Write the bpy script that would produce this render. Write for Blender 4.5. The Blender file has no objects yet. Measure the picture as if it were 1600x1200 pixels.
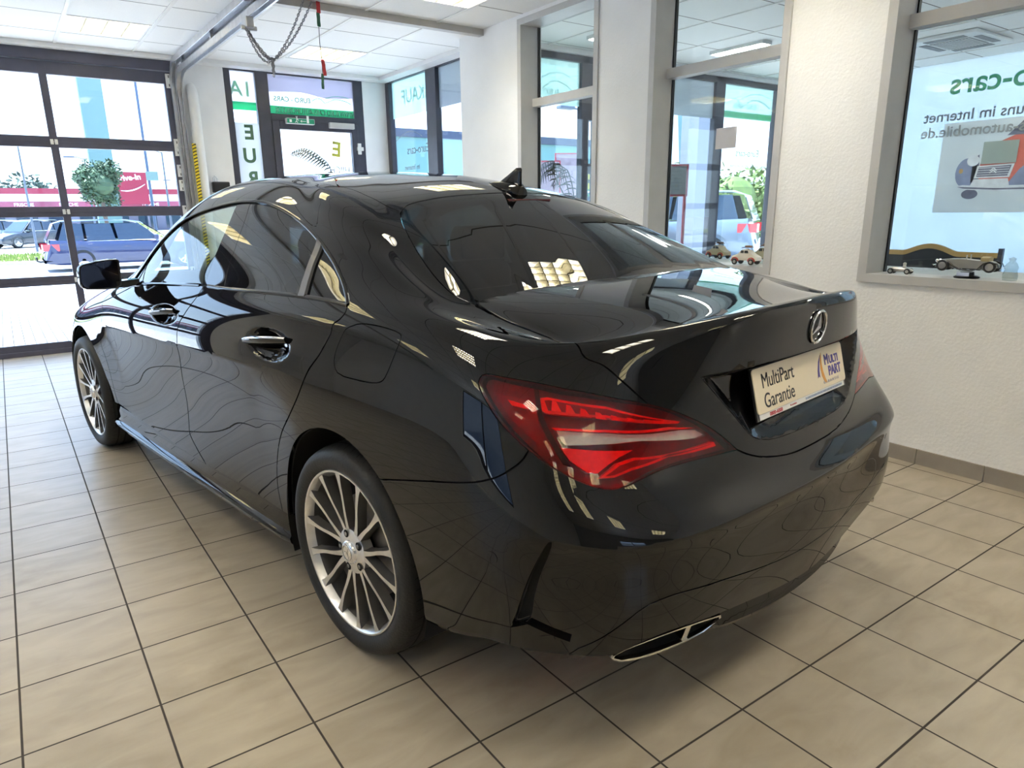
import bpy, bmesh, math, random
import numpy as np
from mathutils import Vector, Matrix
from mathutils.geometry import delaunay_2d_cdt
random.seed(7); rng = np.random.default_rng(7)
SC = bpy.context.scene
COL = SC.collection

# ------------------------------------------------------------------ camera
cam_data = bpy.data.cameras.new('camera'); cam = bpy.data.objects.new('camera', cam_data); COL.objects.link(cam)
YAW, PITCH, ROLL = 0.612847, 0.270908, -0.013259
_f = Vector((math.sin(YAW)*math.cos(PITCH), math.cos(YAW)*math.cos(PITCH), -math.sin(PITCH)))
_r = Vector((math.cos(YAW), -math.sin(YAW), 0)); _u = _r.cross(_f)
_r2 = _r*math.cos(ROLL)+_u*math.sin(ROLL); _u2 = -_r*math.sin(ROLL)+_u*math.cos(ROLL)
M = Matrix((_r2, _u2, -_f)).transposed().to_4x4(); M.translation = (0.16148, -3.06065, 1.25738)
cam.matrix_world = M
cam_data.sensor_width = 36; cam_data.lens = 1086.556/1600*36
cam_data.shift_x = 9.764/1600; cam_data.shift_y = 33.386/1600
cam_data.clip_start = .05; cam_data.clip_end = 600
SC.camera = cam

# ------------------------------------------------------------------ world, sun, exposure
SC.view_settings.view_transform = 'Standard'; SC.view_settings.look = 'None'
SC.view_settings.gamma = 1; SC.view_settings.use_curve_mapping = False
SC.view_settings.exposure = 1.45
world = bpy.data.worlds.new('sky'); SC.world = world; world.use_nodes = True
wn = world.node_tree; wn.nodes.clear()
wo = wn.nodes.new('ShaderNodeOutputWorld'); wb = wn.nodes.new('ShaderNodeBackground')
wtc = wn.nodes.new('ShaderNodeTexCoord'); wsep = wn.nodes.new('ShaderNodeSeparateXYZ'); wr = wn.nodes.new('ShaderNodeValToRGB')
wr.color_ramp.elements[0].position = 0.0; wr.color_ramp.elements[0].color = (.62, .78, 1, 1)
wr.color_ramp.elements[1].position = .55; wr.color_ramp.elements[1].color = (.33, .53, 1, 1)
wn.links.new(wtc.outputs['Generated'], wsep.inputs[0]); wn.links.new(wsep.outputs[2], wr.inputs[0])
wn.links.new(wr.outputs[0], wb.inputs[0]); wb.inputs[1].default_value = 1.9
wn.links.new(wb.outputs[0], wo.inputs[0])
sun_d = bpy.data.lights.new('sun', 'SUN'); sun_d.energy = 12.0; sun_d.angle = .01; sun_d.color = (.86, .92, 1)
sun = bpy.data.objects.new('sun', sun_d); COL.objects.link(sun)
sun.rotation_euler = Vector((.20, -.20, -.96)).to_track_quat('-Z', 'Y').to_euler()
LAMP = 16.0          # strength of the fluorescent ceiling lamps


# ------------------------------------------------------------------ helpers
def tag(o, label=None, cat=None, group=None, kind=None):
    if label: o['label'] = label
    if cat: o['category'] = cat
    if group: o['group'] = group
    if kind: o['kind'] = kind
    return o
def thing(name, label, cat, loc=(0,0,0), rz=0, group=None):
    o = bpy.data.objects.new(name, None); COL.objects.link(o); o.location = loc; o.rotation_euler = (0,0,rz)
    o.empty_display_size = .1
    return tag(o, label, cat, group)
class MB:
    """collects shapes, then links them as one mesh object"""
    def __init__(s): s.v=[]; s.f=[]
    def add(s, vs, fs):
        k=len(s.v); s.v += [tuple(map(float,p)) for p in vs]; s.f += [tuple(i+k for i in f) for f in fs]; return s
    def box(s, a, b, M=None):
        (x0,y0,z0),(x1,y1,z1)=a,b
        if x0>x1: x0,x1=x1,x0
        if y0>y1: y0,y1=y1,y0
        if z0>z1: z0,z1=z1,z0
        vs=[(x0,y0,z0),(x1,y0,z0),(x1,y1,z0),(x0,y1,z0),(x0,y0,z1),(x1,y0,z1),(x1,y1,z1),(x0,y1,z1)]
        if M is not None: vs=[M@Vector(p) for p in vs]
        return s.add(vs,[(0,3,2,1),(4,5,6,7),(0,1,5,4),(1,2,6,5),(2,3,7,6),(3,0,4,7)])
    def prism(s, poly, d, M=None, z0=0):
        """polygon (x,y) raised along z from z0 by d"""
        n=len(poly); vs=[(x,y,z0) for x,y in poly]+[(x,y,z0+d) for x,y in poly]
        if M is not None: vs=[M@Vector(p) for p in vs]
        return s.add(vs,[tuple(range(n))[::-1],tuple(range(n,2*n))]+[(i,(i+1)%n,n+(i+1)%n,n+i) for i in range(n)])
    def tube(s, pts, r, n=8, cap=True, closed=False):
        pts=[Vector(p) for p in pts]; rs=r if hasattr(r,'__len__') else [r]*len(pts)
        vs=[];m=len(pts); up=None
        for i,p in enumerate(pts):
            if closed: t=(pts[(i+1)%m]-pts[i-1])
            else: t=(pts[min(i+1,m-1)]-pts[max(i-1,0)])
            t=t.normalized() if t.length>1e-9 else Vector((0,0,1))
            if up is None:
                up=Vector((0,0,1)) if abs(t.z)<.9 else Vector((1,0,0))
            a=t.cross(up)
            if a.length<1e-6: a=t.orthogonal()
            a.normalize(); b=a.cross(t).normalized(); up=b
            for k in range(n):
                q=2*math.pi*k/n; vs.append(p+(a*math.cos(q)+b*math.sin(q))*rs[i])
        fs=[(i*n+k,i*n+(k+1)%n,(i+1)*n+(k+1)%n,(i+1)*n+k) for i in range(m-1) for k in range(n)]
        if closed: fs+=[((m-1)*n+k,(m-1)*n+(k+1)%n,(k+1)%n,k) for k in range(n)]
        elif cap: fs+=[tuple(range(n))[::-1],tuple(range((m-1)*n,m*n))]
        return s.add(vs,fs)
    def lathe(s, prof, n=48, M=None, a0=0, a1=2*math.pi):
        """profile (radius, height) turned about z"""
        full=abs(a1-a0-2*math.pi)<1e-6; c=n if full else n+1
        vs=[];m=len(prof)
        for k in range(c):
            q=a0+(a1-a0)*k/n
            for r,h in prof: vs.append(Vector((r*math.cos(q),r*math.sin(q),h)))
        if M is not None: vs=[M@p for p in vs]
        fs=[(k*m+i,((k+1)%c)*m+i,((k+1)%c)*m+i+1,k*m+i+1) for k in range(n) for i in range(m-1)]
        return s.add(vs,fs)
    def loft(s, rows, closed=False, caps=False):
        m=len(rows[0]); vs=[p for r in rows for p in r]
        k=m if closed else m-1
        fs=[(i*m+j,i*m+(j+1)%m,(i+1)*m+(j+1)%m,(i+1)*m+j) for i in range(len(rows)-1) for j in range(k)]
        if caps: fs+=[tuple(range(m))[::-1],tuple(range((len(rows)-1)*m,len(rows)*m))]
        return s.add(vs,fs)
    def ball(s, c, r, n=12, m=8, sc=(1,1,1)):
        vs=[(c[0],c[1],c[2]+r*sc[2])]
        for i in range(1,m):
            t=math.pi*i/m
            for k in range(n):
                q=2*math.pi*k/n; vs.append((c[0]+r*sc[0]*math.sin(t)*math.cos(q),c[1]+r*sc[1]*math.sin(t)*math.sin(q),c[2]+r*sc[2]*math.cos(t)))
        vs.append((c[0],c[1],c[2]-r*sc[2]))
        fs=[(0,1+k,1+(k+1)%n) for k in range(n)]
        for i in range(m-2):
            fs+=[(1+i*n+k,1+(i+1)*n+k,1+(i+1)*n+(k+1)%n,1+i*n+(k+1)%n) for k in range(n)]
        L=len(vs)-1; b=1+(m-2)*n
        fs+=[(L,b+(k+1)%n,b+k) for k in range(n)]
        return s.add(vs,fs)
    def build(s, name, mat, parent=None, smooth=None, bevel=0, recalc=True, loc=None):
        me=bpy.data.meshes.new(name); me.from_pydata(s.v,[],s.f); me.update()
        bm=bmesh.new(); bm.from_mesh(me)
        if recalc: bmesh.ops.recalc_face_normals(bm, faces=bm.faces[:])
        if smooth is not None:
            for f in bm.faces: f.smooth=True
            ca=math.cos(math.radians(smooth))
            for e in bm.edges:
                if len(e.link_faces)==2 and e.link_faces[0].normal.dot(e.link_faces[1].normal)<ca: e.smooth=False
        bm.to_mesh(me); bm.free()
        o=bpy.data.objects.new(name, me); COL.objects.link(o)
        if mat: me.materials.append(mat)
        if parent: o.parent=parent
        if loc: o.location=loc
        if bevel:
            b=o.modifiers.new('bevel','BEVEL'); b.width=bevel; b.segments=2; b.limit_method='ANGLE'; b.angle_limit=.6
        return o
def structure(o): o['kind']='structure'; return o
def copy_tree(o, parent=None):
    c=o.copy(); COL.objects.link(c)
    if parent: c.parent=parent
    for ch in list(o.children): copy_tree(ch, c)
    return c
def text(name, string, size, mat, parent, M, depth=.002, align='LEFT', xscale=1, bold=0):
    cu=bpy.data.curves.new(name,'FONT'); cu.body=string; cu.size=1; cu.extrude=depth/size; cu.align_x=align; cu.space_character=1; fat=bold if 'M' in string else 0; cu.offset=0 if fat else bold/size
    t=bpy.data.objects.new(name,cu); COL.objects.link(t)
    bpy.context.view_layer.update()
    me=bpy.data.meshes.new_from_object(t.evaluated_get(bpy.context.evaluated_depsgraph_get()))
    bpy.data.objects.remove(t); bpy.data.curves.remove(cu)
    if fat:      # this letter fills in when thickened, so lay shifted copies over each other
        b_=bmesh.new()
        for dx,dy in ((-fat,0),(fat,0),(0,fat*.6),(0,-fat*.6)):
            k0=len(b_.verts); b_.from_mesh(me); b_.verts.ensure_lookup_table()
            for v in b_.verts[k0:]: v.co.x+=dx/size; v.co.y+=dy/size
        b_.to_mesh(me); b_.free()
    me.transform(M@Matrix.Diagonal((xscale*size,size,size,1))); me.name=name; me.materials.clear(); me.materials.append(mat)
    o=bpy.data.objects.new(name,me); COL.objects.link(o)
    if parent: o.parent=parent
    return o
def frame_matrix(origin, xdir, ydir):
    x=Vector(xdir).normalized(); y=Vector(ydir).normalized(); z=x.cross(y)
    m=Matrix((x,y,z)).transposed().to_4x4(); m.translation=Vector(origin); return m

# ------------------------------------------------------------------ materials
def mat(name, col=(.5,.5,.5), rough=.5, metal=0, coat=0, spec=.5, noise=0, nscale=8, bump=0, bscale=60, emit=None, es=0, ior=None, coat_rough=.02, stretch=None):
    m=bpy.data.materials.new(name); m.use_nodes=True; t=m.node_tree; b=t.nodes['Principled BSDF']
    b.inputs['Base Color'].default_value=(*col,1); b.inputs['Roughness'].default_value=rough; b.inputs['Metallic'].default_value=metal
    b.inputs['Coat Weight'].default_value=coat; b.inputs['Coat Roughness'].default_value=coat_rough; b.inputs['Specular IOR Level'].default_value=spec
    if ior: b.inputs['Coat IOR'].default_value=ior
    if emit: b.inputs['Emission Color'].default_value=(*emit,1); b.inputs['Emission Strength'].default_value=es
    if noise or bump:
        tc=t.nodes.new('ShaderNodeTexCoord'); src=tc.outputs['Object']
        if stretch:
            mp=t.nodes.new('ShaderNodeMapping'); mp.inputs['Scale'].default_value=stretch; t.links.new(src,mp.inputs[0]); src=mp.outputs[0]
    if noise:
        n=t.nodes.new('ShaderNodeTexNoise'); n.inputs['Scale'].default_value=nscale; n.inputs['Detail'].default_value=5
        t.links.new(src,n.inputs['Vector'])
        r=t.nodes.new('ShaderNodeValToRGB'); e=r.color_ramp.elements
        e[0].position=.3; e[0].color=(*[c*(1-noise) for c in col],1); e[1].position=.7; e[1].color=(*[min(1,c*(1+noise)) for c in col],1)
        t.links.new(n.outputs[0],r.inputs[0]); t.links.new(r.outputs[0],b.inputs['Base Color'])
    if bump:
        n=t.nodes.new('ShaderNodeTexNoise'); n.inputs['Scale'].default_value=bscale; n.inputs['Detail'].default_value=3
        t.links.new(src,n.inputs['Vector'])
        bp=t.nodes.new('ShaderNodeBump'); bp.inputs['Strength'].default_value=bump; bp.inputs['Distance'].default_value=.004
        t.links.new(n.outputs[0],bp.inputs['Height']); t.links.new(bp.outputs[0],b.inputs['Normal'])
    return m
def glass(name, tint, ior=1.45, gloss=(1,1,1)):
    """thin pane: tinted see-through with a mirror share that follows the viewing angle"""
    m=bpy.data.materials.new(name); m.use_nodes=True; t=m.node_tree; t.nodes.clear()
    o=t.nodes.new('ShaderNodeOutputMaterial'); mx=t.nodes.new('ShaderNodeMixShader'); fr=t.nodes.new('ShaderNodeFresnel'); fr.inputs[0].default_value=ior
    tr=t.nodes.new('ShaderNodeBsdfTransparent'); tr.inputs[0].default_value=(*tint,1)
    gl=t.nodes.new('ShaderNodeBsdfGlossy'); gl.inputs['Roughness'].default_value=.0; gl.inputs[0].default_value=(*gloss,1)
    # same share from both faces of the pane
    g=t.nodes.new('ShaderNodeNewGeometry'); v=t.nodes.new('ShaderNodeVectorMath'); v.operation='SCALE'
    mm=t.nodes.new('ShaderNodeMath'); mm.operation='MULTIPLY_ADD'; mm.inputs[1].default_value=-2; mm.inputs[2].default_value=1
    lw=t.nodes.new('ShaderNodeLayerWeight')
    f0=((ior-1)/(ior+1))**2
    p=t.nodes.new('ShaderNodeMath'); p.operation='POWER'; p.inputs[1].default_value=5
    q=t.nodes.new('ShaderNodeMath'); q.operation='MULTIPLY_ADD'; q.inputs[1].default_value=1-f0; q.inputs[2].default_value=f0
    lw.inputs[0].default_value=.5
    t.nodes.remove(fr); t.nodes.remove(g); t.nodes.remove(v); t.nodes.remove(mm)
    t.links.new(lw.outputs['Facing'],p.inputs[0]); t.links.new(p.outputs[0],q.inputs[0]); t.links.new(q.outputs[0],mx.inputs[0])
    t.links.new(tr.outputs[0],mx.inputs[1]); t.links.new(gl.outputs[0],mx.inputs[2]); t.links.new(mx.outputs[0],o.inputs[0])
    return m
def film_mat(name, col, trans=.6, alpha=1.0):
    """printed window film: light comes through it"""
    m=bpy.data.materials.new(name); m.use_nodes=True; t=m.node_tree; t.nodes.clear()
    o=t.nodes.new('ShaderNodeOutputMaterial'); mx=t.nodes.new('ShaderNodeMixShader'); mx.inputs[0].default_value=trans
    d=t.nodes.new('ShaderNodeBsdfDiffuse'); d.inputs[0].default_value=(*col,1); tl=t.nodes.new('ShaderNodeBsdfTranslucent'); tl.inputs[0].default_value=(*col,1)
    tc=t.nodes.new('ShaderNodeTexCoord'); n=t.nodes.new('ShaderNodeTexNoise'); n.inputs['Scale'].default_value=2.5
    r=t.nodes.new('ShaderNodeValToRGB'); r.color_ramp.elements[0].position=.3; r.color_ramp.elements[1].position=.7
    r.color_ramp.elements[0].color=(*[c*.93 for c in col],1); r.color_ramp.elements[1].color=(*col,1)
    t.links.new(tc.outputs['Object'],n.inputs['Vector']); t.links.new(n.outputs[0],r.inputs[0]); t.links.new(r.outputs[0],d.inputs[0]); t.links.new(r.outputs[0],tl.inputs[0])
    t.links.new(d.outputs[0],mx.inputs[1]); t.links.new(tl.outputs[0],mx.inputs[2])
    if alpha<1:
        m2=t.nodes.new('ShaderNodeMixShader'); m2.inputs[0].default_value=alpha; tp=t.nodes.new('ShaderNodeBsdfTransparent'); tp.inputs[0].default_value=(*[min(1,c*1.1) for c in col],1)
        t.links.new(tp.outputs[0],m2.inputs[1]); t.links.new(mx.outputs[0],m2.inputs[2]); t.links.new(m2.outputs[0],o.inputs[0])
    else: t.links.new(mx.outputs[0],o.inputs[0])
    return m
TILE=.30789
def tiles_mat():
    m=bpy.data.materials.new('floor_tiles'); m.use_nodes=True; t=m.node_tree; b=t.nodes['Principled BSDF']; L=t.links.new
    def math_(op,a=None,b_=None,c=None):
        n=t.nodes.new('ShaderNodeMath'); n.operation=op
        for i,x in enumerate((a,b_,c)):
            if x is None: continue
            if isinstance(x,(int,float)): n.inputs[i].default_value=x
            else: L(x,n.inputs[i])
        return n.outputs[0]
    tc=t.nodes.new('ShaderNodeTexCoord'); sp=t.nodes.new('ShaderNodeSeparateXYZ'); L(tc.outputs['Object'],sp.inputs[0])
    ux=math_('DIVIDE',sp.outputs[0],TILE); uy=math_('DIVIDE',sp.outputs[1],TILE)
    ax=math_('ABSOLUTE',math_('SUBTRACT',math_('FRACT',ux),.5)); ay=math_('ABSOLUTE',math_('SUBTRACT',math_('FRACT',uy),.5))
    mx=math_('MAXIMUM',ax,ay)
    ss=t.nodes.new('ShaderNodeMapRange'); ss.interpolation_type='SMOOTHSTEP'; ss.inputs[1].default_value=.4895; ss.inputs[2].default_value=.4925
    L(mx,ss.inputs[0])
    cid=t.nodes.new('ShaderNodeCombineXYZ'); L(math_('FLOOR',ux),cid.inputs[0]); L(math_('FLOOR',uy),cid.inputs[1])
    wnz=t.nodes.new('ShaderNodeTexWhiteNoise'); L(cid.outputs[0],wnz.inputs[0])
    mp=t.nodes.new('ShaderNodeMapping'); mp.inputs['Scale'].default_value=(3,9,1); L(tc.outputs['Object'],mp.inputs[0])
    off=t.nodes.new('ShaderNodeVectorMath'); off.operation='MULTIPLY_ADD'; off.inputs[1].default_value=(13,13,13); L(wnz.outputs[1],off.inputs[0]); L(mp.outputs[0],off.inputs[2])
    n=t.nodes.new('ShaderNodeTexNoise'); n.inputs['Scale'].default_value=1.6; n.inputs['Detail'].default_value=6; n.inputs['Distortion'].default_value=.6; L(off.outputs[0],n.inputs['Vector'])
    r=t.nodes.new('ShaderNodeValToRGB'); e=r.color_ramp.elements
    e[0].position=.3; e[0].color=(.325,.272,.20,1); e[1].position=.68; e[1].color=(.405,.347,.265,1)
    L(n.outputs[0],r.inputs[0])
    # smears of dirt from wheels and feet
    n2=t.nodes.new('ShaderNodeTexNoise'); n2.inputs['Scale'].default_value=2.2; n2.inputs['Detail'].default_value=8; n2.inputs['Roughness'].default_value=.65; L(tc.outputs['Object'],n2.inputs['Vector'])
    r2=t.nodes.new('ShaderNodeValToRGB'); r2.color_ramp.elements[0].position=.56; r2.color_ramp.elements[1].position=.74
    r2.color_ramp.elements[0].color=(1,1,1,1); r2.color_ramp.elements[1].color=(.80,.77,.72,1); L(n2.outputs[0],r2.inputs[0])
    mu=t.nodes.new('ShaderNodeMix'); mu.data_type='RGBA'; mu.blend_type='MULTIPLY'; mu.inputs[0].default_value=1; L(r.outputs[0],mu.inputs[6]); L(r2.outputs[0],mu.inputs[7])
    mg=t.nodes.new('ShaderNodeMix'); mg.data_type='RGBA'; L(ss.outputs[0],mg.inputs[0]); L(mu.outputs[2],mg.inputs[6]); mg.inputs[7].default_value=(.045,.036,.028,1)
    L(mg.outputs[2],b.inputs['Base Color'])
    ro=t.nodes.new('ShaderNodeMapRange'); ro.inputs[3].default_value=.24; ro.inputs[4].default_value=.40; L(n2.outputs[0],ro.inputs[0])
    rm=t.nodes.new('ShaderNodeMix'); rm.data_type='FLOAT'; L(ss.outputs[0],rm.inputs[0]); L(ro.outputs[0],rm.inputs[2]); rm.inputs[3].default_value=.9
    L(rm.outputs[0],b.inputs['Roughness'])
    bp=t.nodes.new('ShaderNodeBump'); bp.inputs['Strength'].default_value=.5; bp.inputs['Distance'].default_value=.002; bp.invert=True; L(ss.outputs[0],bp.inputs['Height']); L(bp.outputs[0],b.inputs['Normal'])
    return m
def ceiling_mat():
    m=bpy.data.materials.new('ceiling_panels'); m.use_nodes=True; t=m.node_tree; b=t.nodes['Principled BSDF']; L=t.links.new
    tc=t.nodes.new('ShaderNodeTexCoord'); sp=t.nodes.new('ShaderNodeSeparateXYZ'); L(tc.outputs['Object'],sp.inputs[0])
    def line(src,off,per,w):
        a=t.nodes.new('ShaderNodeMath'); a.operation='SUBTRACT'; L(src,a.inputs[0]); a.inputs[1].default_value=off-per/2
        d=t.nodes.new('ShaderNodeMath'); d.operation='DIVIDE'; L(a.outputs[0],d.inputs[0]); d.inputs[1].default_value=per
        f=t.nodes.new('ShaderNodeMath'); f.operation='FRACT'; L(d.outputs[0],f.inputs[0])
        s=t.nodes.new('ShaderNodeMath'); s.operation='SUBTRACT'; L(f.outputs[0],s.inputs[0]); s.inputs[1].default_value=.5
        q=t.nodes.new('ShaderNodeMath'); q.operation='ABSOLUTE'; L(s.outputs[0],q.inputs[0])
        k=t.nodes.new('ShaderNodeMath'); k.operation='LESS_THAN'; L(q.outputs[0],k.inputs[0]); k.inputs[1].default_value=w/per
        return k.outputs[0]
    l2=line(sp.outputs[1],3.65,.625,.006)
    n=t.nodes.new('ShaderNodeTexNoise'); n.inputs['Scale'].default_value=160; n.inputs['Detail'].default_value=4; L(tc.outputs['Object'],n.inputs['Vector'])
    r=t.nodes.new('ShaderNodeValToRGB'); r.color_ramp.elements[0].position=.3; r.color_ramp.elements[0].color=(.86,.85,.83,1); r.color_ramp.elements[1].color=(.95,.94,.92,1); L(n.outputs[0],r.inputs[0])
    mg=t.nodes.new('ShaderNodeMix'); mg.data_type='RGBA'; L(l2,mg.inputs[0]); L(r.outputs[0],mg.inputs[6]); mg.inputs[7].default_value=(.20,.18,.16,1)
    L(mg.outputs[2],b.inputs['Base Color']); b.inputs['Roughness'].default_value=.9
    return m
MT={}
MT['wall']=mat('rough_white_plaster',(.90,.89,.88),.9,noise=.03,nscale=3,bump=.55,bscale=70)
MT['wall_smooth']=mat('smooth_white_paint',(.89,.885,.88),.7,noise=.03,nscale=5)
MT['floor']=tiles_mat(); MT['ceiling']=ceiling_mat()
MT['grid']=mat('white_ceiling_rail',(.80,.78,.75),.5,noise=.03)
MT['base_tile']=mat('skirting_tile',(.33,.29,.245),.4,noise=.12,nscale=6)
MT['anthracite']=mat('anthracite_frame',(.055,.055,.075),.38,noise=.12,nscale=10)
MT['gate']=mat('slate_grey_door_frame',(.075,.075,.11),.42,noise=.12,nscale=6)
MT['greyframe']=mat('light_grey_window_frame',(.54,.53,.52),.45,noise=.04,nscale=8)
MT['zinc']=mat('galvanised_steel',(.62,.63,.66),.34,metal=.9,noise=.1,nscale=20)
MT['white']=mat('white_plastic',(.78,.78,.77),.4,noise=.03)
MT['black']=mat('black_plastic',(.012,.012,.014),.35,noise=.2)
MT['rubber']=mat('tyre_rubber',(.007,.007,.0075),.55,noise=.25,nscale=30,bump=.3,bscale=120)
MT['pane']=glass('window_glass',(.93,.97,.96)); MT['pane_in']=glass('office_glass',(.90,.93,.91))
MT['lamp']=mat('fluorescent_diffuser',(.9,.9,.8),.5,emit=(1,.95,.86),es=LAMP)
MT['tube']=mat('louvre_reflector',(.50,.46,.30),.5,noise=.05)
MT['paint']=mat('black_car_paint',(.0025,.0025,.003),.5,coat=1,spec=0,ior=1.48,coat_rough=0,noise=.2,nscale=400)
MT['gloss']=mat('gloss_black_trim',(.003,.003,.003),.5,coat=1,spec=0,coat_rough=.01,noise=.2,nscale=300)
MT['bar_grey']=mat('satin_grey_bar',(.10,.10,.105),.3,coat=.3,noise=.05)
MT['matt']=mat('black_underbody',(.006,.006,.006),.9,noise=.3)
MT['liner']=mat('dark_trim',(.018,.018,.02),.8,noise=.3,nscale=30)
MT['chrome']=mat('chrome',(.85,.85,.86),.06,metal=1,noise=.02,nscale=90)
MT['satin']=mat('satin_exhaust_metal',(.75,.72,.66),.16,metal=1,noise=.05,nscale=60)
MT['alloy']=mat('machined_alloy',(.78,.77,.76),.33,metal=1,noise=.05,nscale=40)
MT['alloy_dark']=mat('grey_painted_alloy',(.16,.155,.15),.35,metal=.6,noise=.1,nscale=30)
MT['disc']=mat('brake_disc',(.25,.24,.23),.4,metal=1,noise=.2,nscale=30)
MT['glass_front']=glass('light_tint_car_glass',(.70,.86,.80)); MT['glass_rear']=glass('privacy_car_glass',(.022,.027,.03),1.6)
MT['lens']=glass('red_lamp_lens',(.92,.05,.04),1.5); MT['glass_clear']=glass('clear_lamp_lens',(.92,.90,.88),1.5)
MT['red_dark']=mat('dark_red_reflector',(.16,.004,.004),.35,coat=.4,noise=.3,nscale=60)
MT['red']=mat('bright_red_reflector',(1,.10,.045),.3,coat=.4,noise=.15,nscale=80)
MT['clear']=mat('clear_white_reflector',(.42,.40,.37),.25,coat=.5,noise=.1,nscale=60)


# ------------------------------------------------------------------ the room
XW, YG, CZ = 3.775, 4.89, 2.745
YO = 2.50                      # office facade
structure(MB().box((-4.7,-7.2,-.12),(XW+.1,YG+.06,0)).build('floor',MT['floor']))
structure(MB().box((XW+.1,-3.2,-.12),(8.95,YO+.05,-.001)).build('floor_office',MT['floor']))
structure(MB().box((XW+.1,YO+.05,-.12),(4.13,YG+.06,-.001)).build('floor_porch',MT['floor']))
LIGHTS=[(1.14,3.925,'square louvred ceiling light in front of the gate'),(3.045,3.945,'square louvred ceiling light in front of the entrance door'),(3.045,1.60,'square louvred ceiling light beside the first inner window, cut by the top edge')]
for x in (1.14,-.76,-2.66):
    for y in (1.60,-.75,-3.1,-5.45): LIGHTS.append((x,y,'square louvred ceiling light in the rows over the car, seen in its paint'))
for y in (-.75,-3.1,-5.45): LIGHTS.append((3.045,y,'square louvred ceiling light in the row along the right wall, seen in the car paint'))
for x in (-.76,-2.66): LIGHTS.append((x,3.925,'square louvred ceiling light in the gate row, left of the picture'))
LW,LL=.60,.55
xs=sorted({-4.7,4.15}|{round(l[0]+s_*LW/2,4) for l in LIGHTS for s_ in (-1,1)}); ys=sorted({-7.2,YG+.06}|{round(l[1]+s_*LL/2,4) for l in LIGHTS for s_ in (-1,1)})
m=MB()
for i in range(len(xs)-1):
    for j in range(len(ys)-1):
        cx,cy=(xs[i]+xs[i+1])/2,(ys[j]+ys[j+1])/2
        if any(abs(cx-l[0])<LW/2 and abs(cy-l[1])<LL/2 for l in LIGHTS): continue
        m.add([(xs[i],ys[j],CZ),(xs[i],ys[j+1],CZ),(xs[i+1],ys[j+1],CZ),(xs[i+1],ys[j],CZ)],[(0,1,2,3)])
m.box((-4.7,-7.2,CZ+.13),(4.15,YG+.06,CZ+.25)).box((4.15,-3.2,CZ),(8.95,YO+.05,CZ+.25))
structure(m.build('ceiling',MT['ceiling'],recalc=False))
g=MB()
for k in range(-9,13):
    x=.835+.625*k
    if x>8.7: break
    y1=YG-.17 if x<3.9 else YO-.02
    y0=-7.1 if x<XW else -3.1
    if x<XW: g.box((x-.014,y0,CZ-.007),(x+.014,y1,CZ))
    else: g.box((x-.014,y0,CZ-.007),(x+.014,y1,CZ))
structure(g.build('trim_1',MT['grid']))                                # ceiling rails
structure(MB().box((-4.6,2.33,2.695),(XW,2.40,CZ-.001)).build('trim_2',mat('grey_cable_duct',(.50,.48,.45),.5,noise=.05)))    # duct under the ceiling
# walls
w=MB().box((-4.6,YG,0),(-2.36,YG+.2,CZ)).box((1.87,YG-.02,0),(2.285,YG+.2,CZ)).box((3.80,YG-.02,0),(4.12,YG+.2,CZ)).box((-2.36,YG,2.74),(1.87,YG+.2,CZ)).box((2.285,YG,2.75),(3.80,YG+.2,CZ))
structure(w.build('wall_front',MT['wall_smooth']))
structure(MB().box((-4.6,YG-.17,2.706),(4.09,YG-.021,CZ-.0005)).box((3.95,2.73,2.706),(4.09,YG-.17,CZ-.0005)).build('trim_3',MT['wall_smooth']))   # white band over gate and windows
W=[(.895,1.84),(-.605,.405),(-2.62,-1.125)]
w=MB().box((XW,1.84,0),(3.975,2.72,CZ)).box((3.975,2.57,0),(4.15,2.72,CZ)).box((XW,.405,0),(3.975,.895,CZ)).box((XW,-1.125,0),(3.975,-.605,CZ)).box((XW,-7.0,0),(3.975,-2.62,CZ))
for a,b in W: w.box((XW,a,0),(3.975,b,.888))
w.box((XW,.895,2.715),(3.975,1.84,CZ)).box((XW,-.605,2.715),(3.975,.405,CZ)).box((XW,-2.62,2.715),(3.975,-1.125,CZ))
structure(w.build('wall_right',MT['wall']))
w=MB().box((4.09,2.72,0),(4.16,YG-.02,.62)).box((4.09,2.72,2.765),(4.16,YG-.02,CZ+.02))
structure(w.build('wall_porch',MT['wall_smooth']))
structure(MB().box((-4.75,-7.2,0),(-4.6,YG+.2,.35)).box((-4.75,-7.2,2.62),(-4.6,YG+.2,CZ)).box((-4.75,-7.2,.35),(-4.6,-1.7,2.62)).box((-4.75,.8,.35),(-4.6,YG+.2,2.62)).build('wall_left',MT['wall']))
structure(MB().box((-4.6,-7.2,0),(3.975,-7.0,.60)).box((-4.6,-7.2,2.30),(3.975,-7.0,CZ)).box((-4.6,-7.2,.6),(.2,-7,2.3)).box((2.0,-7.2,.6),(3.975,-7,2.3)).build('wall_back',mat('grey_back_wall',(.36,.35,.34),.8,noise=.06)))
structure(MB().box((8.75,-3.2,0),(8.9,-2.4,CZ)).box((8.75,-2.4,0),(8.9,2.5,.55)).box((8.75,1.9,.55),(8.9,2.5,CZ)).build('wall_office_right',MT['wall_smooth']))
structure(MB().box((3.975,-3.2,0),(8.75,-3.05,CZ)).build('wall_office_back',MT['wall_smooth']))
structure(MB().box((4.16,YO-.04,2.70),(8.75,YO+.05,CZ-.001)).box((4.16,YO,0),(8.75,YO+.1,.45)).box((8.44,YO,.45),(8.75,YO+.1,2.70)).build('wall_office_front',MT['wall_smooth']))
structure(MB().box((-5,YG+.2,CZ+.05),(4.9,YG+.95,CZ+.30)).box((4.16,YO+.1,CZ+.05),(9.5,YO+.9,CZ+.30)).build('trim_5',MT['greyframe']))   # unseen canopy over the front, added to keep the sun off the indoor floor
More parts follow.
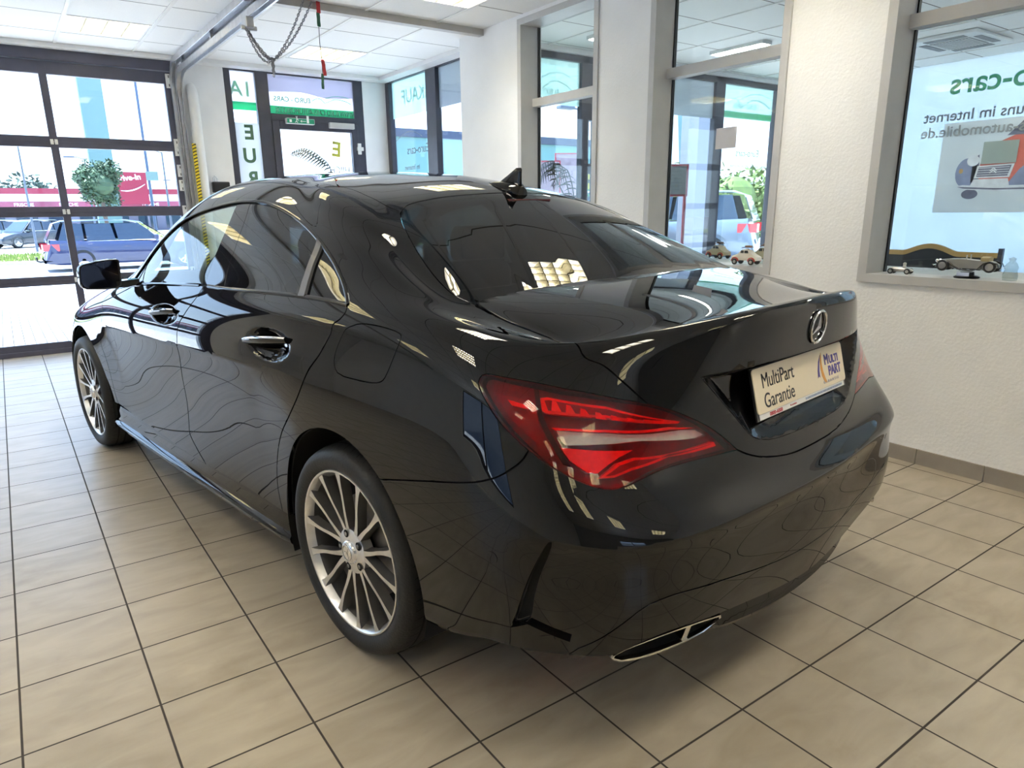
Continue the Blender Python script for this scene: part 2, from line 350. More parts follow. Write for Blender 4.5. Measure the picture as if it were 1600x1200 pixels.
# skirting tiles
g=MB()
for k in range(-22,10):
    y=k*TILE
    if y+TILE>2.72: break
    g.box((XW-.011,y+.002,0),(XW-.0005,y+TILE-.002,.077))
structure(g.build('baseboard_right',MT['base_tile']))
g=MB()
for k in range(-22,13):
    x=k*TILE*.66
    if 1.88<x<2.08: g.box((x+.002,YG-.031,0),(x+TILE*.66-.002,YG-.0205,.077))
structure(g.build('baseboard_front',MT['base_tile']))
# inner windows of the right wall: deep grey liner with a flange on the plaster
def inner_window(n, a, b, z1):
    m=MB(); f=.045; x0=XW-.012
    for (ya,yb,za,zb) in ((a,a+f,.93,z1-f),(b-f,b,.93,z1-f),(a,b,.888,.93),(a,b,z1-f,z1)):
        m.box((x0,ya,za),(XW+.195,yb,zb))
    o=structure(m.build('window_%d'%n,MT['greyframe']))
    structure_child=MB().box((XW+.105,a+f-.012,2.08),(XW+.185,b-f+.012,2.14)).build('transom',MT['greyframe'],o)
    MB().box((XW+.168,a+f,.93),(XW+.174,b-f,2.08)).build('glass_pane',MT['pane_in'],o)
    MB().box((XW+.168,a+f,2.14),(XW+.174,b-f,z1-f)).build('glass_pane',MT['pane_in'],o)
    MB().box((XW+.16,a+f,.93),(XW+.182,a+f+.008,z1-f)).box((XW+.16,b-f-.008,.93),(XW+.182,b-f,z1-f)).build('seal',MT['black'],o)
    return o
for n,(a,b) in enumerate(W): inner_window(n+1,a,b,2.715)
# porch windows (dark frame, two panes)
m=MB(); x0,x1=4.085,4.155
for (ya,yb) in ((2.72,2.79),(3.71,3.92),(4.78,4.87)): m.box((x0,ya,.62),(x1,yb,2.765))
m.box((x0,2.79,2.70),(x1,4.78,2.765)).box((x0,2.79,.62),(x1,4.78,.70))
pw=structure(m.build('window_4',MT['anthracite'],bevel=.006))
for a,b in ((2.79,3.71),(3.92,4.78)): MB().box((4.12,a,.70),(4.127,b,2.70)).build('glass_pane',MT['pane'],pw)
film_g=film_mat('pale_green_film',(.74,.88,.84),.6,.62); film_grey=film_mat('grey_film',(.52,.54,.56),.5,.80)
film_w=film_mat('white_film',(.80,.84,.90),.6,.9); film_pink=film_mat('pinkish_white_film',(.92,.87,.91),.65,.62)
ink_green=mat('green_lettering',(.05,.33,.17),.6,noise=.05); ink_film=film_mat('green_film_lettering',(.12,.62,.36),.6,.95); ink_grey=mat('grey_lettering',(.16,.17,.18),.6,noise=.05); green_band=film_mat('green_band_film',(.16,.70,.42),.55,.7)
ink_pale=film_mat('pale_green_lettering',(.35,.62,.50),.4,.9); ink_white=mat('white_lettering',(.85,.88,.86),.6,noise=.02)
f=MB().box((4.13,3.92,2.315),(4.134,4.78,2.70)).build('window_film',film_g,pw); f['label']='pale green film with faint lettering over the corner pane'
text('lettering','VERKAUF',.21,ink_pale,f,frame_matrix((4.137,3.66,2.45),(0,1,0),(0,0,1)),.001,xscale=1.02)
f=MB().box((4.13,2.79,2.315),(4.134,3.71,2.70)).build('window_film',film_grey,pw); f['label']='grey film across the top of the pane beside the pier'
text('lettering','Euro-cars',.13,ink_grey,pw,frame_matrix((4.137,3.98,1.91),(0,1,0),(0,0,1)),.001)
text('lettering','im Internet',.08,ink_grey,pw,frame_matrix((4.137,4.2,1.74),(0,1,0),(0,0,1)),.001)
g=MB().tube([(4.137,4.74-.62*t,2.05+.10*math.sin(math.pi*(.08+.84*t))) for t in np.linspace(0,1,15)],.004,6); g.build('arc_line',ink_grey,pw)
# office facade windows
m=MB()
for xa,xb in ((4.16,4.24),(5.03,5.13),(5.21,5.28),(7.04,7.20),(8.17,8.44)): m.box((xa,YO,.45),(xb,YO+.07,2.70))
m.box((4.16,YO,2.64),(8.44,YO+.07,2.70)).box((4.16,YO,.45),(8.44,YO+.07,.53)).box((5.13,YO+.005,1.62),(5.21,YO+.065,1.72)).box((5.13,YO+.005,2.12),(5.21,YO+.065,2.64))
ow=structure(m.build('window_5',MT['anthracite'],bevel=.005))
for a,b in ((4.24,5.03),(5.13,5.21),(5.28,7.04),(7.20,8.17)): MB().box((a,YO+.03,.53),(b,YO+.037,2.64)).build('glass_pane',MT['pane'],ow)
f=MB().box((4.24,YO+.04,2.25),(5.03,YO+.044,2.64)).build('window_film',film_g,ow); f['label']='pale green film with a car silhouette line, at the left of the office front'
def swoosh(x0,z0,w,h,y,parent,m,r=.004):
    P=[(0,.05),(.12,.30),(.3,.45),(.45,.40),(.6,.10),(.68,-.02),(.78,.35),(.86,.42),(.95,.25),(1,.1)]
    MB().tube([(x0+w*a,y,z0+h*b) for a,b in P],r,6).build('swoosh_line',m,parent)
    MB().tube([(x0+w*(a*.9+.05),y,z0+h*(b*.5+.62-.2*a)) for a,b in P[:6]],r*.8,6).build('swoosh_line',m,parent)
text('lettering','EURO - CARS',.075,ink_pale,f,frame_matrix((4.78,YO+.047,2.33),(-1,0,0),(0,0,1)),.001)
swoosh(4.95,2.36,-.62,.22,YO+.047,f,ink_pale)
f=MB().box((7.22,YO+.04,2.285),(8.15,YO+.044,2.64)).build('window_film',film_g,ow); f['label']='pale green film with a car silhouette line, at the right of the office front'
text('lettering','EURO - CARS',.075,ink_film,f,frame_matrix((7.85,YO+.047,2.40),(-1,0,0),(0,0,1)),.001)
swoosh(8.1,2.42,-.8,.2,YO+.047,f,ink_pale)
MB().box((7.22,YO+.045,2.29),(8.15,YO+.047,2.36)).build('colour_band',green_band,f)
f=MB().box((5.28,YO+.04,2.26),(7.04,YO+.044,2.64)).build('window_film',film_grey,ow); f['label']='grey film across the top of the wide office pane'
text('lettering','Euro-cars',.115,ink_green,ow,frame_matrix((7.965,YO+.047,1.87),(-1,0,0),(0,0,1)),.001)
text('lettering','Besuchen Sie uns im Internet',.06,ink_grey,ow,frame_matrix((8.13,YO+.047,1.74),(-1,0,0),(0,0,1)),.001)
# shop windows to the left of and behind the camera
def shop_front(n, axis, at, a, b, z0, z1, count):
    m=MB(); st=(b-a)/count
    def bx(mm,p,q,za,zb,d0,d1): mm.box((at+d0,p,za),(at+d1,q,zb)) if axis=='x' else mm.box((p,at+d0,za),(q,at+d1,zb))
    for k in range(count+1): bx(m,a+st*k-.04,a+st*k+.04,z0,z1,-.04,.03)
    bx(m,a,b,z0,z0+.07,-.039,.029); bx(m,a,b,z1-.07,z1,-.039,.029)
    o=structure(m.build('window_%d'%n,MT['anthracite']))
    for k in range(count):
        g=MB(); bx(g,a+st*k+.04,a+st*(k+1)-.04,z0+.07,z1-.07,-.004,.002); g.build('glass_pane',MT['pane'],o)
shop_front(6,'x',-4.68,-1.7,.8,.35,2.62,2)
shop_front(8,'y',-7.1,.2,2.0,.60,2.30,2)

# ------------------------------------------------------------------ sectional gate
y0,y1=YG-.04,YG+.01
gate=MB()
MULX=[(1.715,1.79),(.682,.744),(-.348,-.286),(-1.378,-1.316),(-2.36,-2.29)]
for xa,xb in MULX: gate.box((xa,y0,0),(xb,y1,2.61))
for za,zb in ((0,.105),(.645,.728),(1.268,1.36),(1.882,1.978),(2.503,2.61)): gate.box((-2.36,y0+.001,za),(1.79,y1-.001,zb))
for z in (.686,1.314,1.93): gate.box((-2.36,y0-.003,z-.003),(1.79,y0+.0005,z+.003))
door1=structure(gate.build('door_1',MT['gate'],bevel=.004))
h=MB().box((-2.36,YG-.075,2.615),(1.80,YG,2.706)).build('header',MT['gate'],door1)
MB().box((1.79,YG-.02,0),(1.87,YG+.02,2.706)).build('jamb',MT['gate'],door1)
MB().box((-2.44,YG-.02,0),(-2.36,YG+.02,2.706)).build('jamb',MT['gate'],door1)
MB().box((-2.36,y0-.02,-.01),(1.79,y0+.0,.045)).build('bottom_seal',MT['gate'],door1,bevel=.006)
for i in range(4):
    for za,zb in ((.105,.645),(.728,1.268),(1.36,1.882),(1.978,2.503)):
        MB().box((MULX[i+1][1],YG-.02,za),(MULX[i][0],YG-.012,zb)).build('glass_pane',MT['pane'],door1)
def hinge(x,z,w=.062,hh=.12,roller=True):
    o=MB().box((x-w/2,y0-.012,z-hh/2),(x+w/2,y0-.004,z+hh/2)).build('hinge',MT['white'],door1,bevel=.003)
    if roller: MB().tube([(x,y0-.022,z),(x+.09,y0-.022,z)],.009,10).build('roller_pin',MT['zinc'],o)
    for s in (-.3,.3): MB().box((x-.004,y0-.0135,z+s*hh-.012),(x+.004,y0-.0115,z+s*hh+.012)).build('slot',MT['black'],o)
for z,hh,r in ((2.68,.07,True),(2.53,.13,False),(1.92,.16,True),(1.70,.115,False),(1.56,.105,False),(1.30,.13,True),(.69,.13,True)): hinge(1.757,z,.055,hh,r)
for z in (1.314,.687,1.93): hinge(.713,z,.06,.045,False)
for z in (1.314,.687,1.93): hinge(-.317,z,.06,.045,False)
# track of the gate: vertical leg, bend and ceiling run
def track_mb(dx, zt, r):
    m=MB(); pts=[]
    pts=[(YG-.07,.02),(YG-.07,zt-r)]
    for k in range(1,9):
        a=math.pi/2*k/8; pts.append((YG-.07-r+r*math.cos(a),zt-r+r*math.sin(a)))
    pts.append((-1.2,zt))
    prof=[(-.028,-.026),(.028,-.026),(.028,.026),(.022,.026),(.022,-.018),(-.022,-.018),(-.022,.026),(-.028,.026)]
    rows=[]
    for i,(y,z) in enumerate(pts):
        a=pts[max(0,i-1)]; b=pts[min(len(pts)-1,i+1)]; ty,tz=b[0]-a[0],b[1]-a[1]; l=math.hypot(ty,tz); ty/=l;tz/=l
        ny,nz=tz,-ty   # toward the room / down
        rows.append([(1.83+dx+p,y-ny*q*1.0,z-nz*q*1.0) for p,q in prof])
    return m.loft(rows,True,True)
tr=thing('gate_track','galvanised steel gate track bending up beside the gate and running under the ceiling','track',(1.83,YG-.07,0))
def rel(o,root): o.parent=root; o.matrix_parent_inverse=Matrix.Translation(root.location).inverted(); return o
rel(track_mb(0,2.60,.26).build('lower_rail',MT['zinc'],smooth=30),tr)
rel(track_mb(-.035,2.685,.20).build('upper_rail',MT['zinc'],smooth=30),tr)
rel(MB().box((1.845,-1.2,2.575),(1.855,4.5,2.70)).build('side_plate',MT['zinc']),tr)
for y in (4.4,3.3,1.2,-.4): rel(MB().box((1.80,y,2.62),(1.87,y+.035,CZ-.002)).build('hanger_bracket',MT['zinc']),tr)
rel(MB().tube([(1.70,1.85,2.66),(1.70,2.02,2.63),(1.72,2.06,2.63)],.014,10).build('spring_bumper',MT['anthracite'],smooth=40),tr)
# hand chain of the gate
ch=thing('gate_chain','steel hand chain looped up in a bunch under the gate track','chain',(1.80,2.3,2.5))
rel(MB().box((1.775,2.25,2.50),(1.83,2.36,2.57)).box((1.75,2.29,2.49),(1.86,2.31,2.52)).build('guide_block',MT['zinc'],bevel=.006),ch)
chain_m=mat('dull_chain_steel',(.30,.30,.32),.4,metal=.7,noise=.15)
def chain(P,n,name='chain_run',rad=.0034,ln=.017):
    m=MB(); P=[Vector(p) for p in P]
    seg=[(P[i+1]-P[i]).length for i in range(len(P)-1)]; L=sum(seg); cnt=int(L/ln)
    for k in range(cnt):
        d=(k+.5)*L/cnt; i=0
        while i<len(seg)-1 and d>seg[i]: d-=seg[i]; i+=1
        c=P[i]+(P[i+1]-P[i])*(d/seg[i]); t=(P[i+1]-P[i]).normalized(); s=t.cross(Vector((0,1,0))).normalized(); u=t.cross(s)
        if k%2: s=u
        m.tube([c+t*math.cos(q)*.0125+s*math.sin(q)*.0065 for q in np.linspace(0,2*math.pi,9)[:-1]],rad,5,closed=True)
    rel(m.build(name,chain_m,smooth=60),ch)
def sag(a,b,drop,n=14): 
    a=Vector(a);b=Vector(b); return [a+(b-a)*t+Vector((0,0,-drop*4*t*(1-t))) for t in np.linspace(0,1,n)]
chain(sag((1.79,2.3,2.50),(1.945,2.3,2.315),.02),0); chain(sag((1.80,2.31,2.50),(1.95,2.31,2.32),.045),0); chain(sag((1.78,2.29,2.50),(1.94,2.29,2.31),.075),0)
chain(sag((1.95,2.3,2.315),(2.21,2.3,2.735),.05),0); chain(sag((1.955,2.31,2.315),(2.275,2.31,2.735),.05),0)
chain([(1.948,2.3,2.33),(1.948,2.3,2.21)],0); chain([(1.956,2.305,2.33),(1.953,2.305,2.23)],0); chain([(1.941,2.295,2.33),(1.944,2.295,2.24)],0)
# flag garland
fg=thing('flag_garland','string of small red and green flags hanging down from the ceiling duct','garland',(2.316,2.3,2.7))
ink_red=mat('red_flag',(.50,.025,.03),.6,noise=.1); ink_dg=mat('dark_green_flag',(.02,.12,.06),.6,noise=.1)
rel(MB().tube([(2.318,2.32,2.735),(2.312,2.3,2.56),(2.309,2.3,2.47),(2.316,2.3,2.35),(2.312,2.3,2.25)],.0022,6).build('cord',MT['black']),fg)
def flag(x,z,w,hh,m,tilt,ax=.3):
    M_=Matrix.Translation((x,2.3,z))@Matrix.Rotation(ax,4,'Z')@Matrix.Rotation(tilt,4,'Y'); mm=MB()
    mm.loft([[M_@Vector((s*w/2,.0015*math.sin(2*k+s),-hh*k/6)) for s in (-1,1)] for k in range(7)]+[]); mm.loft([[M_@Vector((s*w/2,.0015+.0015*math.sin(2*k+s),-hh*k/6)) for s in (1,-1)] for k in range(7)])
    rel(mm.build('flag',m,recalc=False),fg)
flag(2.319,2.742,.034,.075,ink_red,0); flag(2.314,2.672,.030,.095,ink_dg,0); flag(2.322,2.36,.030,.11,ink_red,-.12); flag(2.313,2.262,.024,.105,ink_dg,.06)
# things on the front wall beside the gate
d=MB().tube([(1.955,YG-.085,.0),(1.955,YG-.085,2.40),(1.955,YG-.06,2.47),(1.955,YG-.03,2.50)],[.05,.05,.048,.04],20).build('wall_duct',MT['white'],smooth=40); tag(d,'white round duct running up the wall between gate track and entrance','pipe')
y_=mat('yellow_enamel',(.80,.62,.03),.5,noise=.05)
hz=thing('hazard_strip','yellow and black striped safety edge standing upright beside the gate','safety edge',(1.89,YG-.16,0))
rel(MB().box((1.872,YG-.165,.3),(1.908,YG-.15,1.955)).build('strip',y_),hz)
m=MB()
for k in range(52):
    z=.32+k*.0315; m.add([(1.871,YG-.1665,z),(1.893,YG-.1665,z+.011),(1.893,YG-.1665,z+.022),(1.871,YG-.1665,z+.011)],[(0,1,2,3)])
    m.add([(1.909,YG-.1665,z+.016),(1.893,YG-.1665,z+.011),(1.893,YG-.1665,z+.022),(1.909,YG-.1665,z+.027)],[(0,1,2,3)])
rel(m.build('stripes',MT['black'],recalc=False),hz)
bx=thing('key_box','small black box with a wire clip on the wall beside the entrance','box',(2.13,YG-.02,1.5))
rel(MB().box((2.045,YG-.09,1.49),(2.215,YG-.0205,1.60)).build('case',MT['black'],bevel=.012),bx)
rel(MB().tube([(2.06,YG-.05,1.60),(2.06,YG-.05,1.64),(2.09,YG-.05,1.65),(2.10,YG-.05,1.60)],.004,6).tube([(2.075,YG-.05,1.60),(2.075,YG-.05,1.66),(2.11,YG-.05,1.62)],.004,6).build('wire_clip',MT['zinc']),bx)

# ------------------------------------------------------------------ entrance
ya,yb=YG-.02,YG+.05
m=MB()
for xa,xb in ((2.286,2.35),(2.60,2.735),(3.69,3.80)): m.box((xa,ya,0),(xb,yb,2.755))
m.box((2.286,ya+.001,2.69),(3.80,yb-.001,2.755)).box((2.735,ya+.001,2.235),(3.69,yb-.001,2.305)).box((2.35,ya+.001,0),(2.60,yb-.001,.12))
door2=structure(m.build('door_2',MT['anthracite'],bevel=.005))
m=MB().box((2.735,ya-.012,.02),(2.815,yb-.02,2.235)).box((3.635,ya-.012,.02),(3.715,yb-.02,2.235)).box((2.815,ya-.011,2.15),(3.635,yb-.021,2.235)).box((2.815,ya-.011,.02),(3.635,yb-.021,.28))
leaf=m.build('door_leaf',MT['anthracite'],door2,bevel=.005)
MB().box((2.815,YG+.0,.28),(3.635,YG+.006,2.15)).build('glass_pane',MT['pane'],leaf)
MB().box((2.35,YG+.012,.12),(2.60,YG+.018,2.69)).build('glass_pane',MT['pane'],door2); MB().box((2.735,YG+.012,2.305),(3.69,YG+.018,2.69)).build('glass_pane',MT['pane'],door2)
MB().box((3.36,ya-.06,2.185),(3.655,ya-.0125,2.245)).build('door_closer',MT['greyframe'],leaf,bevel=.006)
for z in (1.98,.3): MB().box((3.69,ya-.03,z-.06),(3.735,ya-.012,z+.06)).box((3.68,ya-.035,z-.02),(3.76,ya-.012,z+.02)).build('door_hinge',MT['white'],leaf,bevel=.004)
f=MB().box((2.355,YG+.002,2.375),(2.595,YG+.005,2.685)).build('window_film',film_pink,door2); f['label']='white film lettered 1A with a green band below'
text('lettering','1A',.205,ink_film,f,frame_matrix((2.57,YG+.008,2.455),(-1,0,0),(0,0,1)),.001,bold=.004)
MB().box((2.355,YG+.0015,2.32),(2.595,YG+.0055,2.40)).build('colour_band',green_band,f)
f=MB().box((2.345,YG-.012,.2),(2.645,YG-.006,2.195)).build('sign_board',film_mat('white_banner',(.82,.84,.86),.55),door2); f['label']='white upright board lettered EURO in green'
for k,cch in enumerate('EURO'): text('lettering',cch,.20,mat('olive_green_lettering',(.10,.20,.11),.6,noise=.05) if k==0 else bpy.data.materials['olive_green_lettering'],f,frame_matrix((2.54,YG-.0135,2.035-.232*k),(-1,0,0),(0,0,1)),.001,bold=.006)
f=MB().box((2.737,YG+.002,2.307),(3.688,YG+.005,2.688)).build('window_film',film_pink,door2); f['label']='film over the door with a car outline and a green web address band'
MB().prism([(2.737,2.688),(3.688,2.688),(3.688,2.52),(3.4,2.49),(3.1,2.54),(2.737,2.52)],.001,frame_matrix((0,YG+.0018,0),(1,0,0),(0,0,1))).build('colour_band',film_mat('grey_blue_film',(.70,.72,.80),.5,.7),f)
text('lettering','EURO - CARS',.068,ink_green,f,frame_matrix((3.19,YG+.0005,2.435),(-1,0,0),(0,0,1)),.0008,bold=.001)
swoosh(3.66,2.45,-.45,.10,YG+.0,f,ink_film,.0035)
MB().box((2.737,YG+.0012,2.307),(3.688,YG+.0055,2.385)).build('colour_band',green_band,f)
text('lettering','WWW.EURO-CARS-AUTOMOBILE.DE',.076,ink_white,f,frame_matrix((3.685,YG-.0005,2.32),(-1,0,0),(0,0,1)),.0008,xscale=.70,bold=.001)
text('lettering','E',.22,mat('yellow_lettering',(.75,.62,.05),.5,noise=.05),leaf,frame_matrix((3.50,YG+.008,1.89),(-1,0,.12),(.12,0,1)),.001,bold=.006)
text('lettering','HJICH',.11,ink_grey,leaf,frame_matrix((3.60,YG+.008,1.71),(-1,0,0),(0,0,1)),.001,xscale=.85)
# emergency sign above the door
es_=thing('exit_sign','small green and white emergency exit sign above the entrance door','sign',(3.02,ya-.05,2.21))
rel(MB().box((2.87,ya-.08,2.205),(3.18,ya-.0225,2.26)).build('housing',MT['white'],bevel=.004),es_)
rel(MB().box((2.875,ya-.083,2.209),(3.175,ya-.0805,2.256)).build('panel',mat('exit_green',(.02,.30,.16),.4,noise=.05)),es_)
m=MB(); yy=ya-.0845
m.box((3.09,yy,2.215),(3.115,yy+.001,2.29)).tube([(3.02,yy,2.232),(3.08,yy,2.232)],.003,6).tube([(3.035,yy,2.243),(3.02,yy,2.232),(3.035,yy,2.221)],.003,6).ball((2.99,yy,2.247),.005,8,6).tube([(2.985,yy,2.28),(2.975,yy,2.228),(2.96,yy,2.218)],.004,6).tube([(2.975,yy,2.228),(2.99,yy,2.216)],.004,6).tube([(2.97,yy,2.28),(3.0,yy,2.234)],.003,6)
d_=MB().box((2.90,yy,2.218),(2.925,yy+.001,2.245)); rel(d_.build('door_pictogram',ink_white),es_)
rel(m.build('pictogram',ink_white),es_)

# ------------------------------------------------------------------ ceiling lights
def ceiling_light(x,y,label,group):
    t=thing('ceiling_light',label,'ceiling light',(x,y,CZ),0,group)
    a,b=LW/2,LL/2; H_=.085
    m=MB()
    for p,q in (((-a,-b,-.004),(a,-b+.014,H_)),((-a,b-.014,-.004),(a,b,H_)),((-a,-b+.014,-.004),(-a+.014,b-.014,H_)),((a-.014,-b+.014,-.004),(a,b-.014,H_))): m.box(p,q)
    m.build('frame',MT['white'],t)
    MB().box((-a+.014,-b+.014,H_-.004),(a-.014,b-.014,H_)).build('diffuser',MT['lamp'],t)
    m=MB()
    for k in range(1,4): xx=-a+LW*k/4; m.add([(xx-.020,-b+.014,H_-.006),(xx-.006,-b+.014,0),(xx+.006,-b+.014,0),(xx+.020,-b+.014,H_-.006),(xx-.020,b-.014,H_-.006),(xx-.006,b-.014,0),(xx+.006,b-.014,0),(xx+.020,b-.014,H_-.006)],[(0,1,2,3),(7,6,5,4),(0,4,5,1),(1,5,6,2),(2,6,7,3)])
    m.build('divider',MT['tube'],t)
    m=MB()
    for k in range(1,9): yy=-b+LL*k/9; m.box((-a+.014,yy-.002,.002),(a-.014,yy+.002,.05))
    m.build('louvre',MT['tube'],t)
    return t
first=ceiling_light(*LIGHTS[0],'louvred ceiling lights')
for x,y,lab_ in LIGHTS[1:]:
    c=copy_tree(first); c.location=(x,y,CZ); c['label']=lab_
def office_light(x,y,lab):
    t=thing('office_light',lab,'ceiling light',(x,y,CZ),0,'office ceiling lights')
    MB().box((-.07,-.3,-.03),(.07,.3,-.001)).build('housing',MT['white'],t); MB().box((-.055,-.285,-.034),(.055,.285,-.0305)).build('diffuser',MT['lamp'],t)
office_light(6.2,1.58,'narrow office ceiling light seen through the second inner window')
office_light(4.75,1.75,'narrow office ceiling light seen through the first inner window')
office_light(8.05,-.45,'narrow office ceiling light near the air conditioner')
office_light(5.4,-1.6,'narrow office ceiling light near the office back wall')


# ------------------------------------------------------------------ car body surface
CAR_O=(1.69625,-1.18629,0); CAR_R=.14561
# ---- body of the saloon: one half as a tensor-product B-spline (x = half width, y forward, z up; rear axle at y=0)
def body_targets():
    LZ=[.21,.215,.29,.40,.53,.64,.75,.86,.95,1.015]   # default heights of rows 0..9
    def lower(y, ws, zs=None, ys=None):
        z=LZ if zs is None else zs
        return [(ws[k], (y if ys is None else ys[k]), z[k]) for k in range(10)]
    U=[]
    # u0..u3 nose
    U.append([(0,3.30,.20),(0,3.48,.22),(0,3.55,.30),(0,3.58,.40),(0,3.585,.52),(0,3.57,.62),(0,3.53,.70),(0,3.44,.76),(0,3.3,.80),(0,3.1,.84),(0,2.85,.885),(0,2.5,.945),(0,2.25,1.02),(0,2.0,1.16),(0,1.78,1.30),(0,1.66,1.365)])
    U.append([(.35,3.27,.20),(.35,3.44,.22),(.35,3.51,.30),(.35,3.54,.40),(.35,3.545,.52),(.35,3.53,.62),(.35,3.49,.70),(.35,3.40,.76),(.34,3.26,.80),(.32,3.06,.84),(.30,2.82,.89),(.28,2.5,.95),(.25,2.25,1.03),(.2,2.0,1.17),(.12,1.78,1.30),(0,1.62,1.375)])
    U.append([(.64,3.15,.20),(.65,3.30,.22),(.66,3.37,.30),(.66,3.40,.40),(.66,3.40,.52),(.66,3.385,.62),(.65,3.35,.69),(.62,3.27,.75),(.56,3.17,.79),(.52,2.98,.84),(.48,2.75,.895),(.44,2.47,.955),(.38,2.22,1.05),(.3,1.97,1.19),(.18,1.75,1.32),(0,1.58,1.386)])
    U.append([(.72,3.02,.20),(.81,3.08,.215),(.825,3.12,.29),(.83,3.14,.40),(.835,3.14,.53),(.83,3.13,.63),(.81,3.10,.70),(.76,3.05,.76),(.70,2.96,.80),(.645,2.82,.85),(.60,2.62,.905),(.55,2.40,.965),(.48,2.14,1.07),(.39,1.88,1.21),(.24,1.70,1.34),(0,1.53,1.397)])
    z4=[.20,.215,.29,.40,.53,.64,.73,.80,.85,.885]
    U.append(lower(2.78,[.73,.84,.865,.875,.880,.876,.858,.820,.765,.705],z4,[2.78]*7+[2.76,2.72,2.64])+[(.655,2.48,.93),(.61,2.28,.985),(.545,2.02,1.09),(.45,1.78,1.235),(.29,1.62,1.36),(0,1.48,1.406)])
    z5=[.20,.215,.29,.40,.53,.64,.74,.825,.885,.93]
    U.append(lower(2.38,[.73,.845,.862,.868,.874,.878,.870,.846,.805,.755],z5,[2.38]*8+[2.36,2.32])+[(.715,2.21,.965),(.672,2.06,1.02),(.62,1.84,1.14),(.525,1.63,1.285),(.34,1.52,1.387),(0,1.43,1.414)])
    z6=[.20,.215,.29,.40,.53,.64,.75,.845,.92,.97]
    U.append(lower(1.98,[.73,.845,.860,.860,.866,.876,.880,.866,.832,.79],z6)+[(.755,1.92,1.035),(.72,1.80,1.13),(.66,1.63,1.24),(.56,1.48,1.342),(.37,1.41,1.402),(0,1.38,1.421)])
    U.append(lower(1.56,[.73,.845,.860,.858,.864,.877,.884,.872,.840,.80],[.20,.215,.29,.40,.53,.64,.75,.85,.93,.995])+[(.755,1.53,1.085),(.708,1.47,1.19),(.645,1.39,1.288),(.55,1.32,1.362),(.375,1.30,1.41),(0,1.31,1.427)])
    U.append(lower(1.15,[.73,.845,.860,.858,.864,.877,.886,.874,.842,.802],LZ)+[(.755,1.15,1.11),(.70,1.13,1.22),(.632,1.12,1.305),(.54,1.12,1.367),(.38,1.14,1.411),(0,1.22,1.431)])
    U.append(lower(.75,[.73,.845,.860,.860,.866,.878,.886,.874,.844,.805],LZ)+[(.757,.76,1.115),(.70,.79,1.215),(.635,.84,1.295),(.55,.90,1.355),(.39,.98,1.405),(0,1.14,1.432)])
    U.append(lower(.36,[.73,.847,.866,.870,.878,.885,.886,.873,.845,.81],LZ)+[(.768,.39,1.09),(.718,.46,1.175),(.655,.56,1.25),(.575,.68,1.32),(.42,.83,1.385),(0,1.06,1.431)])
    U.append(lower(.02,[.73,.85,.872,.882,.889,.890,.885,.869,.843,.812],LZ)+[(.776,.08,1.065),(.735,.19,1.13),(.685,.33,1.212),(.612,.49,1.296),(.46,.68,1.376),(0,.98,1.430)])
    U.append(lower(-.30,[.73,.85,.875,.884,.890,.889,.881,.862,.836,.803],[.21,.235,.30,.41,.53,.64,.75,.86,.95,1.005],[-.30]*7+[-.295,-.28,-.25])+[(.772,-.17,1.04),(.738,-.03,1.09),(.70,.13,1.17),(.635,.31,1.255),(.49,.54,1.352),(0,.90,1.427)])
    U.append(lower(0,[.73,.84,.868,.882,.886,.880,.862,.842,.806,.770],[.24,.265,.32,.42,.53,.64,.75,.86,.945,.993],[-.53,-.55,-.56,-.57,-.575,-.575,-.57,-.56,-.53,-.48])+[(.755,-.38,1.015),(.728,-.22,1.05),(.695,-.04,1.12),(.64,.15,1.21),(.50,.41,1.328),(0,.81,1.421)])
    U.append([(.66,-.68,.24),(.765,-.765,.265),(.79,-.80,.32),(.805,-.825,.42),(.808,-.83,.53),(.80,-.81,.63),(.780,-.757,.74),(.757,-.715,.84),(.715,-.68,.92),(.685,-.645,.970),(.688,-.55,.99),(.683,-.37,1.02),(.66,-.16,1.075),(.61,.06,1.175),(.485,.32,1.305),(0,.73,1.416)])
    U.append([(.52,-.77,.22),(.57,-.875,.25),(.59,-.915,.31),(.60,-.938,.41),(.605,-.942,.52),(.60,-.932,.60),(.595,-.865,.68),(.585,-.82,.80),(.575,-.785,.91),(.565,-.755,.985),(.565,-.68,1.0),(.575,-.49,1.028),(.575,-.25,1.06),(.545,.01,1.165),(.45,.265,1.298),(0,.65,1.409)])
    U.append([(.28,-.80,.215),(.31,-.91,.24),(.315,-.945,.31),(.315,-.965,.41),(.315,-.972,.52),(.315,-.968,.595),(.315,-.915,.66),(.31,-.885,.79),(.307,-.88,.92),(.303,-.875,1.022),(.305,-.79,1.03),(.31,-.56,1.045),(.315,-.31,1.062),(.305,-.04,1.182),(.26,.21,1.315),(0,.57,1.402)])
    U.append([(0,-.81,.21),(0,-.925,.235),(0,-.96,.31),(0,-.98,.41),(0,-.987,.52),(0,-.984,.595),(0,-.93,.655),(0,-.90,.785),(0,-.897,.92),(0,-.898,1.03),(0,-.81,1.036),(0,-.58,1.048),(0,-.33,1.063),(0,-.06,1.187),(0,.18,1.328),(0,.50,1.394)])
    return np.array(U,float)
def _pad(P):
    M=np.array([-1,1,1.])
    P=np.concatenate([(P[1:4]*M)[::-1],P,(P[-4:-1]*M)[::-1]],0)
    bot=[2*P[:,0]-P[:,k] for k in (3,2,1)]
    top=[P[:,-1-k]*M for k in (1,2,3)]
    return np.concatenate([np.stack(bot,1),P,np.stack(top,1)],1)
